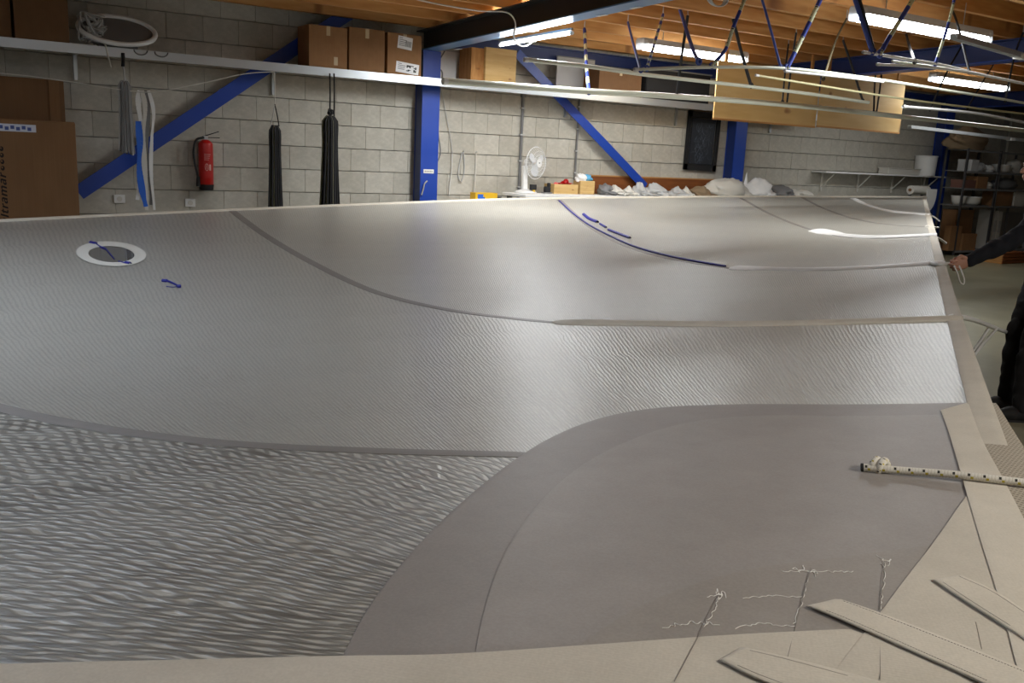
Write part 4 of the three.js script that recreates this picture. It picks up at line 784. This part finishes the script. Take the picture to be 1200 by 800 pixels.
  sling('thin dark sling at the right edge beside the far lamp', [[1199, 38], [1190, 62], [1178, 118]], Z.c, 'black', .012);
}
// ---------------------------------------------------------------- cables on the steel beam
{
  const c = thing('power_cable', 'white power cable drooping from the joists to the tube lamp under the steel beam', 'cable', [0, 0, 0]);
  mesh('cable', tube([[470, -6], [500, 2], [560, 12.5], [597, 16], [604, 27], [602, 42], [606, 51], [615, 54], [625, 48]].map(([x, y]) => atZ(x, y, -9.1)), .009, 6, 70), M.offwhite, c);
  mesh('cable_plug', tube([[625, 48], [631, 45]].map(([x, y]) => atZ(x, y, -9.1)), .018, 8, 2), M.white, c);
  const k = thing('cable_coil', 'white coil of cable hanging from the steel beam at the top edge', 'cable', atZ(841, -2, -5.6)); mesh('coil_ring', [new THREE.TorusGeometry(.11, .010, 8, 36).scale(1, .55, 1), new THREE.TorusGeometry(.10, .010, 8, 36).scale(1, .6, 1).rotateY(.2)], M.white, k); mesh('coil_tie', box(.015, .22, .015, 0, .14, 0), M.white, k);
}
// ---------------------------------------------------------------- metal shelving at the right
{
  const z = -10.6, D = .5, ys = [176, 201, 221, 241, 293].map((y) => atZ(1148, y, z).y), px = [[1122, 1164], [1166, 1208]];
  const X = [atZ(1131, 210, z).x, atZ(1170, 210, z).x, atZ(1214, 210, z).x];
  const unit = (k, label) => { const w = X[k + 1] - X[k] - .03, g = thing('shelving_unit', label, 'shelving', [X[k] + w / 2, 0, z - D / 2]);
    for (const [sx, sz] of [[-1, 1], [1, 1], [-1, -1], [1, -1]]) mesh('post', [box(.045, ys[0] + .02, .004, sx * w / 2, (ys[0] + .02) / 2, sz * D / 2), box(.004, ys[0] + .02, .045, sx * (w / 2 - .0), (ys[0] + .02) / 2, sz * (D / 2 - .02))], k ? M.grey : M.steelDark, g);
    for (const y of ys) mesh('shelf', [box(w, .012, D, 0, y - .006, 0), box(w, .04, .006, 0, y - .02, D / 2)], M.grey, g); return g; };
  unit(0, 'dark metal shelving unit with cartons and white bowls at the far right'); unit(1, 'second dark metal shelving unit at the right edge holding cartons and folders');
  const on = (x0, x1, y0, row, dz = .1) => { const f = frontBox(x0, x1, y0, 250, z - dz, ys[row]); return f; };
  const bx = (label, x0, x1, y0, row, mat, dz = .06, dp = .3) => { const f = on(x0, x1, y0, row, dz); const g = thing('stored_box', label, 'box', [f.x, f.y, f.z - dp / 2]); mesh('box_body', new RoundedBoxGeometry(f.w, f.h, dp, 1, .006).translate(0, f.h / 2, 0), mat, g); mesh('box_lid', box(f.w + .006, Math.min(.05, f.h * .3), dp + .006, 0, f.h - Math.min(.05, f.h * .3) / 2 + .002, 0), mat, g); return g; };
  bx('upright brown carton on the lowest shelf, upper of the stacked cartons', 1121, 1142, 246, 4, M.card[1], .16);
  bx('pale brown tall carton at the front of the lowest shelf', 1116, 1129, 265, 4, M.card[3], .02, .13);
  bx('pale brown short carton at the front of the lowest shelf', 1131, 1147, 274, 4, M.card[3], .02, .13);
  bx('orange brown box on the middle shelf', 1143, 1155, 207, 2, M.card[2]);
  bx('small dark red box on the middle shelf left of the orange box', 1128, 1141, 211, 2, std(lin(.16, .07, .05), .7));
  bx('brown carton on the third shelf of the second unit', 1166, 1186, 223, 3, M.card[2]);
  bx('small pale box beside the brown carton on the second unit', 1188, 1200, 225, 3, M.offwhite);
  bx('grey plastic box on the top shelf, nearest the left post', 1135, 1143, 187, 1, M.lightgrey);
  for (let i = 0; i < 3; i++) { const f = on(1162 + i * 5, 1166 + i * 5, 246 + i, 4), g = thing('folder', ['pale upright folder, leftmost on the lowest shelf of the second unit', 'pale upright folder between two others on the lowest shelf', 'pale upright folder, rightmost of three on the lowest shelf'][i], 'folder', [f.x, f.y, f.z - .14], 0, 'upright folders'); mesh('folder_body', box(f.w, f.h, .26, 0, f.h / 2, 0), M.offwhite, g); mesh('folder_back', box(f.w * .7, f.h * .3, .004, 0, f.h * .6, .131), M.lightgrey, g); }
  for (const [x0, x1, y0, row, l] of [[1124, 1134, 230, 3, 'white bowl nearest the left post of the shelving'], [1137, 1150, 231, 3, 'wider white bowl beside the first bowl on the shelving'], [1170, 1182, 193, 1, 'pale round tub on the top shelf of the second unit']]) { const f = on(x0, x1, y0, row), g = thing('bowl', l, 'bowl', [f.x, f.y, f.z - .12]); mesh('bowl_body', new THREE.LatheGeometry([[.001, 0], [.3, 0], [.42, .3], [.5, 1], [.46, 1], [.38, .35], [.001, .1]].map(([x, y]) => new THREE.Vector2(x * f.w, y * f.h)), 24), M.offwhite, g); mesh('bowl_rim', new THREE.TorusGeometry(f.w * .49, .008, 6, 28).rotateX(Math.PI / 2).translate(0, f.h, 0), M.white, g); }
  for (const [x0, x1, y0, row, m, l] of [[1144, 1156, 190, 1, M.lightgrey, 'grey plastic bundle in the middle of the top shelf'], [1155, 1165, 193, 1, M.white, 'white plastic bundle at the right of the top shelf'], [1155, 1164, 213, 2, M.offwhite, 'pale cloth bundle right of the orange box'], [1166, 1196, 209, 2, M.grey, 'dark bundle on the middle shelf of the second unit'], [1184, 1200, 187, 1, M.offwhite, 'pale bundle at the right edge of the top shelf']]) { const f = on(x0, x1, y0, row), g = thing('bundle', l, 'bundle', [f.x, f.y, f.z - .12]); mesh('wrapped_bundle', lump(f.w, f.h, .22, x0, .2), m, g); mesh('bundle_tie', new THREE.TorusGeometry(f.h * .42, .008, 5, 18).rotateY(Math.PI / 2).translate(0, f.h * .45, 0), M.grey, g); }
  const sk = frontBox(1122, 1167, 149, 176, z - .05, ys[0]), s = thing('sack', 'brown cloth sack lying on top of the metal shelving', 'sack', [sk.x, ys[0], z - .25]); mesh('sack_body', lump(sk.w, sk.h, .46, 2, .22, .35), M.sack, s); mesh('sack_tie', lump(sk.w * .3, sk.h * .4, .2, 6, .3).translate(-sk.w * .32, sk.h * .35, .1), M.sack, s);
  const fl = atY(1186, 309, 0), pb = thing('floor_crate', 'low brown wooden crate on the floor before the shelving at the right edge', 'crate', [fl.x + .1, 0, fl.z - .3]);
  for (let i = 0; i < 3; i++) mesh('slat', metreUV(box(.9, .05, .02, 0, .035 + i * .06, .3), 'x', 1), M.board, pb); mesh('crate_top', metreUV(box(.9, .02, .6, 0, .2, 0), 'x', 1), M.board, pb); for (const x of [-.4, .4]) mesh('runner', box(.06, .18, .56, x, .09, 0), M.wood[0], pb);
}
// ---------------------------------------------------------------- lines at the leech
{
  const lp = (px, py) => { const p = onSail(px, py); return V3(p.x, sailY(p.x, p.y), p.y); };
  const dep = (p) => -p.clone().applyMatrix4(camera.matrixWorldInverse).z;
  const d0 = dep(lp(1109, 376));
  const rl = thing('reef_line', 'white flat line running from the sail edge towards the person with two hanging loops', 'line', [0, 0, 0]);
  mesh('line', tube([[1108, 376, d0], [1114, 371.5, d0 + .1], [1128, 372, d0 + .5], [1145, 376, d0 + 1.1], [1166, 384, d0 + 1.9], [1192, 394, d0 + 3.1]].map((q) => atD(...q)), .014, 7, 50), M.white, rl);
  for (const o of [0, 1]) mesh('hanging_loop', tube([[1160 + o * 8, 382 + o * 3, d0 + 1.7 + o * .2], [1154 + o * 6, 392 + o * 2, d0 + 1.6], [1146 + o * 5, 404, d0 + 1.3], [1134 + o * 5, 420, d0 + .9]].map((q) => atD(...q)), .009, 6, 30), M.white, rl);
  mesh('knot', tube([[1111, 374, d0], [1116, 381, d0], [1121, 377, d0], [1117, 372, d0], [1120, 385, d0 + .02], [1127, 383, d0 + .02], [1124, 376, d0 + .02], [1114, 373, d0]].map((q) => atD(...q)), .006, 6, 60), M.white, rl);
  const tie = (label, px, a, rest, r) => { const p = lp(...a), d = dep(p), g = thing('batten_tie', label, 'cord', p); mesh('cord', tube([V3(0, .004, 0), ...rest.map(([x, y, e]) => atD(x, y, d + (e ?? 0)).sub(p))], r, 6, 20), M.offwhite, g); mesh('knot', new THREE.SphereGeometry(r * 2.2, 8, 6), M.offwhite, g); };
  tie('pale cord end hanging from the second batten pocket below the far corner', 0, [1086, 277], [[1094, 277.5], [1101, 280], [1109, 285.5]], .012);
  tie('short pale cord sticking out above the second batten pocket', 0, [1086, 266], [[1093, 266], [1100, 266.5]], .010);
  tie('pale cord end hanging from the topmost batten pocket at the far corner', 0, [1086, 252], [[1094, 254], [1101, 259]], .011);
}
// ---------------------------------------------------------------- person (local frame: x to the right of the view, y up, z to the viewer)
function field(fn, c, half, n) {                             // meshes a signed distance field over a box
  const mc = new MarchingCubes(n, M.skin, false, false, 260000); mc.isolation = 0;
  const H = n / 2; for (let k = 0; k < n; k++) for (let j = 0; j < n; j++) for (let i = 0; i < n; i++) mc.field[i + j * n + k * n * n] = -fn(c.x + (i - H) / H * half.x, c.y + (j - H) / H * half.y, c.z + (k - H) / H * half.z);
  mc.update();
  const m = mc.count, pos = new Float32Array(m * 3);
  for (let i = 0; i < m; i++) { pos[3 * i] = mc.positionArray[3 * i] * half.x + c.x; pos[3 * i + 1] = mc.positionArray[3 * i + 1] * half.y + c.y; pos[3 * i + 2] = mc.positionArray[3 * i + 2] * half.z + c.z; }
  let g = new THREE.BufferGeometry(); g.setAttribute('position', new THREE.BufferAttribute(pos, 3)); g = mergeVertices(g, 1e-5); g.computeVertexNormals(); return g;
}
const cap = (a, b, ra, rb) => { const A = a, d = [b[0] - a[0], b[1] - a[1], b[2] - a[2]], L2 = d[0] * d[0] + d[1] * d[1] + d[2] * d[2] || 1e-9; return (x, y, z) => { const t = Math.max(0, Math.min(1, ((x - A[0]) * d[0] + (y - A[1]) * d[1] + (z - A[2]) * d[2]) / L2)); return Math.hypot(x - A[0] - d[0] * t, y - A[1] - d[1] * t, z - A[2] - d[2] * t) - ra - (rb - ra) * t; }; };
const ellip = (c, r) => (x, y, z) => { const k = Math.hypot((x - c[0]) / r[0], (y - c[1]) / r[1], (z - c[2]) / r[2]); return (k - 1) * Math.min(...r); };
const smin = (list, k) => (x, y, z) => { let d = 1e9; for (const f of list) { const e = f(x, y, z), h = Math.max(0, Math.min(1, .5 + .5 * (e - d) / k)); d = e + (d - e) * h - k * h * (1 - h); } return d; };
{
  const cosY = Math.cos(YAW), sinY = Math.sin(YAW), at0 = atY(1190, 474, 0);
  const O = V3(at0.x, 0, at0.z);
  const loc = (px, py, d) => { const p = atD(px, py, d).sub(O); return [p.x * cosY - p.z * sinY, p.y, p.x * sinY + p.z * cosY]; };
  const P = thing('person', 'person in dark sweater and trousers at the right edge pulling a white tie', 'person', O, YAW);
  const pd = -O.clone().setY(EYE).applyMatrix4(camera.matrixWorldInverse).z;
  // joints
  const wrist = loc(1133, 306.5, pd - .02), hand = loc(1122, 308.5, pd - .02), elbow = loc(1184, 283, pd + .02);
  const sh = [elbow[0] + .30, 1.46, elbow[2] - .02], shB = [sh[0] + .10, 1.45, sh[2] - .36], neck = [(sh[0] + shB[0]) / 2 - .02, 1.52, (sh[2] + shB[2]) / 2];
  const head = [neck[0] - .10, 1.68, neck[2]], hip = [neck[0] + .12, .96, neck[2] + .0];
  const ank1 = loc(1183, 452, pd + .12), ank2 = loc(1199, 468, pd - .14);
  ank1[1] = .10; ank2[1] = .10;
  const hip1 = [hip[0], .93, hip[2] - .10], hip2 = [hip[0], .93, hip[2] + .10];
  const mid = (a, b, t, o = [0, 0, 0]) => a.map((v, i) => v + (b[i] - v) * t + o[i]);
  const knee1 = mid(hip1, ank1, .48, [-.05, 0, 0]), knee2 = mid(hip2, ank2, .48, [-.05, 0, 0]);
  const elB = [shB[0] + .06, 1.16, shB[2] - .05], wrB = [shB[0] + .12, .92, shB[2] - .02];
  const torso = (e) => [cap([hip[0], .95, hip[2] - .06], [hip[0], .95, hip[2] + .06], .13 + e, .13 + e), cap([hip[0], 1.0, hip[2]], mid(hip, neck, .7), .125 + e, .15 + e), cap(mid(sh, shB, .12), mid(sh, shB, .88), .085 + e, .085 + e), cap(mid(hip, neck, .6, [0, 0, .07]), mid(hip, neck, .6, [0, 0, -.07]), .125 + e, .125 + e)];
  const arms = (e) => [cap(sh, elbow, .055 + e, .042 + e), cap(elbow, mid(elbow, wrist, .3), .043 + e, .044 + e), cap(mid(elbow, wrist, .3), wrist, .044 + e, .027 + e), cap(shB, elB, .055 + e, .042 + e), cap(elB, wrB, .043 + e, .028 + e)];
  const legs = (e) => [cap(hip1, knee1, .088 + e, .058 + e), cap(knee1, mid(knee1, ank1, .35), .056 + e, .058 + e), cap(mid(knee1, ank1, .35), ank1, .058 + e, .038 + e), cap(hip2, knee2, .088 + e, .058 + e), cap(knee2, mid(knee2, ank2, .35), .056 + e, .058 + e), cap(mid(knee2, ank2, .35), ank2, .058 + e, .038 + e)];
  const headF = [ellip(head, [.098, .122, .078]), ellip([head[0] - .035, head[1] - .06, head[2]], [.062, .065, .055]), cap(neck, [head[0] + .01, head[1] - .06, head[2]], .058, .055), cap([head[0] - .095, head[1] - .0, head[2]], [head[0] - .116, head[1] - .032, head[2]], .009, .014), ellip([head[0] - .088, head[1] - .068, head[2]], [.014, .01, .022]), ellip([head[0] + .005, head[1] - .01, head[2] + .08], [.02, .032, .012]), ellip([head[0] + .005, head[1] - .01, head[2] - .08], [.02, .032, .012]), ellip([head[0] - .085, head[1] + .022, head[2]], [.012, .012, .05])];
  const all = [...torso(0), ...arms(0), ...legs(0)];
  const lo = [1e9, 1e9, 1e9], hi = [-1e9, -1e9, -1e9]; for (const p of [sh, shB, elbow, wrist, neck, hip, ank1, ank2, elB, wrB]) for (let i = 0; i < 3; i++) { lo[i] = Math.min(lo[i], p[i]); hi[i] = Math.max(hi[i], p[i]); }
  const c = V3((lo[0] + hi[0]) / 2, .86, (lo[2] + hi[2]) / 2), hf = V3((hi[0] - lo[0]) / 2 + .24, .98, (hi[2] - lo[2]) / 2 + .24);
  const skinParts = [field(smin(all, .03), c, hf, 96), field(smin(headF, .018), V3(head[0], head[1] - .02, head[2]), V3(.19, .21, .15), 64)];
  // holding hand: local axes along the forearm (f), up (u) and towards the viewer (s)
  const handField = (w, dir, flip) => {
    const f = V3(...dir).normalize(), s0 = V3(0, 0, flip), u = new THREE.Vector3().crossVectors(s0, f).normalize().multiplyScalar(flip), s = new THREE.Vector3().crossVectors(f, u).normalize().multiplyScalar(flip);
    if (u.y < 0) u.negate(); if (s.z * flip < 0) s.negate();
    const q = (a, b, cc) => [w[0] + f.x * a + u.x * b + s.x * cc, w[1] + f.y * a + u.y * b + s.y * cc, w[2] + f.z * a + u.z * b + s.z * cc];
    const palm = [cap(q(-.03, 0, 0), q(.02, 0, 0), .028, .028), cap(q(.02, .022, 0), q(.078, .030, .004), .018, .016), cap(q(.02, .0, 0), q(.082, .008, .004), .018, .016), cap(q(.02, -.015, 0), q(.080, -.014, .004), .018, .016), cap(q(.02, -.028, 0), q(.074, -.034, .003), .016, .014)];
    const fing = []; [[.030, .084, .046, .028, .024], [.008, .090, .050, .032, .026], [-.014, .087, .046, .030, .024], [-.035, .079, .036, .024, .020]].forEach(([b, a, l1, l2, l3], i) => { const p0 = q(a - .008, b, .006), p1 = q(a + l1 * .75, b * .96, .022), p2 = q(a + l1 * .75 - .004, b * .94, .022 + l2), p3 = q(a + l1 * .75 - l3, b * .93, .026 + l2); fing.push(cap(p0, p1, .0105, .0095), cap(p1, p2, .0095, .0088), cap(p2, p3, .0086, .0076)); });
    const th = [cap(q(.012, .026, .008), q(.048, .048, .024), .015, .0125), cap(q(.048, .048, .024), q(.078, .046, .044), .0115, .0105), cap(q(.078, .046, .044), q(.096, .034, .054), .0102, .0085)];
    const P0 = smin(palm, .02), T = smin(th, .008), FF = fing;
    const fn = (x, y, z) => { let d = P0(x, y, z); for (let i = 0; i < 4; i++) { const e = Math.min(FF[3 * i](x, y, z), FF[3 * i + 1](x, y, z), FF[3 * i + 2](x, y, z)); const k = .006, h = Math.max(0, Math.min(1, .5 + .5 * (e - d) / k)); d = e + (d - e) * h - k * h * (1 - h); } const e = T(x, y, z), k = .008, h = Math.max(0, Math.min(1, .5 + .5 * (e - d) / k)); return e + (d - e) * h - k * h * (1 - h); };
    return field(fn, V3(...q(.05, 0, .02)), V3(.12, .12, .12), 80);
  };
  skinParts.push(handField(wrist, mid(hand, wrist, -1).map((v, i) => hand[i] - wrist[i]), 1), handField(wrB, [wrB[0] - elB[0], wrB[1] - elB[1], wrB[2] - elB[2]], -1));
  mesh('body', skinParts, M.skin, P);
  // clothing
  const cuff = (w, e, t) => mid(w, e, t);
  const armsS = (e) => [cap(sh, elbow, .062 + e, .055 + e), cap(elbow, mid(elbow, wrist, .35), .055 + e, .055 + e), cap(mid(elbow, wrist, .35), mid(elbow, wrist, .95), .054 + e, .044 + e), cap(shB, elB, .062 + e, .055 + e), cap(elB, mid(elB, wrB, .95), .055 + e, .044 + e)];
  const fold = (x, y, z) => .004 * Math.sin(x * 60 + y * 25 + Math.sin(z * 40) * 1.5) * Math.sin(y * 35 - x * 30);
  const sw = smin([...torso(.016), ...armsS(0)], .035);
  mesh('sweater', field((x, y, z) => Math.max(sw(x, y, z) + fold(x, y, z), .90 - y, y - 1.565), c, hf, 110), M.navy, P);
  mesh('collar', new THREE.TorusGeometry(.066, .016, 8, 24).rotateX(Math.PI / 2).translate(neck[0], 1.555, neck[2]), M.navy, P);
  const tr = smin([...torso(.006), ...legs(.024)], .03);
  mesh('trousers', field((x, y, z) => Math.max(tr(x, y, z) + fold(x, y, z) * 1.4, y - .97, .055 - y), c, hf, 110), M.trousers, P);
  for (const a of [ank1, ank2]) {
    const shoe = smin([cap([a[0] + .04, .055, a[2]], [a[0] - .07, .05, a[2]], .05, .045), cap([a[0] - .07, .045, a[2]], [a[0] - .15, .04, a[2]], .045, .036), cap([a[0] + .03, .05, a[2]], [a[0] + .01, .11, a[2]], .05, .048)], .03);
    mesh('shoe', field((x, y, z) => Math.max(shoe(x, y, z), .006 - y), V3(a[0] - .05, .08, a[2]), V3(.18, .12, .10), 48), M.black, P);
    mesh('shoe_sole', (() => { const s = new THREE.Shape(); s.moveTo(.09, .04); s.quadraticCurveTo(.09, -.04, .03, -.042); s.lineTo(-.12, -.042); s.quadraticCurveTo(-.19, -.03, -.19, 0); s.quadraticCurveTo(-.19, .03, -.12, .042); s.lineTo(.03, .042); s.closePath(); return new THREE.ExtrudeGeometry(s, { depth: .016, bevelEnabled: false }).rotateX(-Math.PI / 2).translate(a[0], 0, a[2]); })(), M.rubber, P);
  }
  const hr = smin([ellip([head[0] + .015, head[1] + .022, head[2]], [.098, .118, .086])], .01);
  mesh('hair', field((x, y, z) => Math.max(hr(x, y, z), -(x - head[0]) - .045 - Math.max(0, (y - head[1] - .05)) * .9, head[1] - .055 - y + Math.max(0, -(x - head[0])) * .9), V3(head[0], head[1], head[2]), V3(.16, .17, .13), 52), M.hair, P);
  for (const s of [-1, 1]) mesh('eye', new THREE.SphereGeometry(.011, 12, 8).translate(head[0] - .082, head[1] + .002, head[2] + s * .031), M.white, P);
  // what the hand pulls: the tie of the batten
  const lp = onSail(1089, 310), a = V3(lp.x, sailY(lp.x, lp.y) + .012, lp.y), d1 = pd - .02;
  const t = thing('batten_tie', 'white flat tie pulled tight from the sail edge into the hand with a dangling loop', 'cord', a);
  const rel = (l) => l.map((p) => (p.isVector3 ? p : atD(...p)).clone().sub(a));
  mesh('tie_tape', tube(rel([a, [1100, 309.6, d1], [1112, 309, d1], [1118, 308.5, d1 - .03]]), .012, 8, 20), M.white, t);
  mesh('dangling_loop', tube(rel([[1118, 311, d1 - .06], [1122, 320, d1 - .07], [1125.5, 331, d1 - .07], [1129, 333, d1 - .07], [1130, 328, d1 - .07], [1127, 318, d1 - .07], [1124, 311, d1 - .06]]), .005, 6, 50), M.white, t);
}

// ---------------------------------------------------------------- lamps
function lamp(label, A, B, power = 1, tint = new THREE.Color(.97, .99, 1)) {       // a fluorescent batten hanging between two points
  const L = A.distanceTo(B), mid = A.clone().add(B).multiplyScalar(.5), g = thing('fluorescent_lamp', label, 'lamp', mid);
  g.quaternion.setFromUnitVectors(V3(1, 0, 0), B.clone().sub(A).normalize());
  const tub = []; { const s = new THREE.Shape(); s.moveTo(-.085, 0); s.lineTo(-.075, .075); s.lineTo(.075, .075); s.lineTo(.085, 0); s.closePath(); tub.push(new THREE.ExtrudeGeometry(s, { depth: L, bevelEnabled: false }).rotateY(Math.PI / 2).translate(-L / 2, 0, 0)); }
  mesh('housing', tub, M.lightgrey, g);
  const d = new THREE.Shape(); d.moveTo(-.085, 0); d.lineTo(-.078, -.045); d.quadraticCurveTo(-.06, -.075, 0, -.078); d.quadraticCurveTo(.06, -.075, .078, -.045); d.lineTo(.085, 0); d.closePath();
  mesh('diffuser', new THREE.ExtrudeGeometry(d, { depth: L - .16, bevelEnabled: false }).rotateY(Math.PI / 2).translate(-L / 2 + .08, 0, 0), M.glow, g);
  for (const s of [-1, 1]) mesh('end_cap', box(.10, .145, .175, s * (L / 2 - .03), .0, 0, .03), M.clearPlastic, g);
  for (const s of [-1, 1]) mesh('hanger', tube([[s * L * .3, .07, 0], [s * L * .3, .2, 0], [s * L * .3, .32, 0]], .006, 6), M.lightgrey, g);
  const l = new THREE.RectAreaLight(tint, LAMP * power, L - .16, .15);
  l.name = 'lamp_light'; l.position.set(0, -.085, 0); l.rotation.x = -Math.PI / 2; g.add(l);
  return g;
}
{
  const LY = 3.12;
  const mk = (a, b, y) => { const A = atY(a[0], a[1], y), B = atY(b[0], b[1], y); B.z = A.z = (A.z + B.z) / 2; return [A, B]; };
  lamp('lit fluorescent ceiling lamp above the white battens, nearest the steel beam', ...mk([752, 51], [870, 68], LY), .6);
  lamp('largest lit fluorescent ceiling lamp at the upper right', ...mk([1008, 15], [1150, 45], LY), .8);
  lamp('small far lit fluorescent ceiling lamp over the plywood sheets', ...mk([1092, 90], [1180, 102], LY), .25);
  for (const [x, z, n, q] of OFF) lamp('lit fluorescent ceiling lamp ' + n, V3(x - .75, LY + .15, z), V3(x + .75, LY + .15, z), q, new THREE.Color(1, .95, .87));
}
{ // bare tube under the steel beam
  const y = 2.93, A = atY(585, 53, y), B = atY(671, 38.5, y), L = A.distanceTo(B), g = thing('tube_lamp', 'lit bare fluorescent tube under the dark steel beam beside the cartons', 'lamp', A.clone().add(B).multiplyScalar(.5));
  g.quaternion.setFromUnitVectors(V3(1, 0, 0), B.clone().sub(A).normalize());
  mesh('glass_tube', cyl(.017, .017, L - .06, 0, 0, 0, 14).rotateZ(Math.PI / 2), M.glow, g);
  for (const s of [-1, 1]) mesh('tube_cap', cyl(.019, .019, .04, 0, 0, 0, 14).rotateZ(Math.PI / 2).translate(s * (L / 2 - .02), 0, 0), M.white, g);
  mesh('tube_carrier', box(L - .02, .025, .03, 0, .042, 0, .004), M.grey, g);
  const l = new THREE.RectAreaLight(new THREE.Color(.97, .99, 1), LAMP * 6, L - .08, .05); l.name = 'tube_light'; l.position.set(0, -.024, 0); l.rotation.x = -Math.PI / 2; g.add(l);
  const u = new THREE.RectAreaLight(new THREE.Color(.97, .99, 1), LAMP * 1.4, L - .08, .05); u.name = 'tube_light_upward'; u.position.set(0, .07, 0); u.rotation.x = Math.PI / 2; g.add(u);   // a bare tube shines upwards too
}
renderer.render(scene, camera);
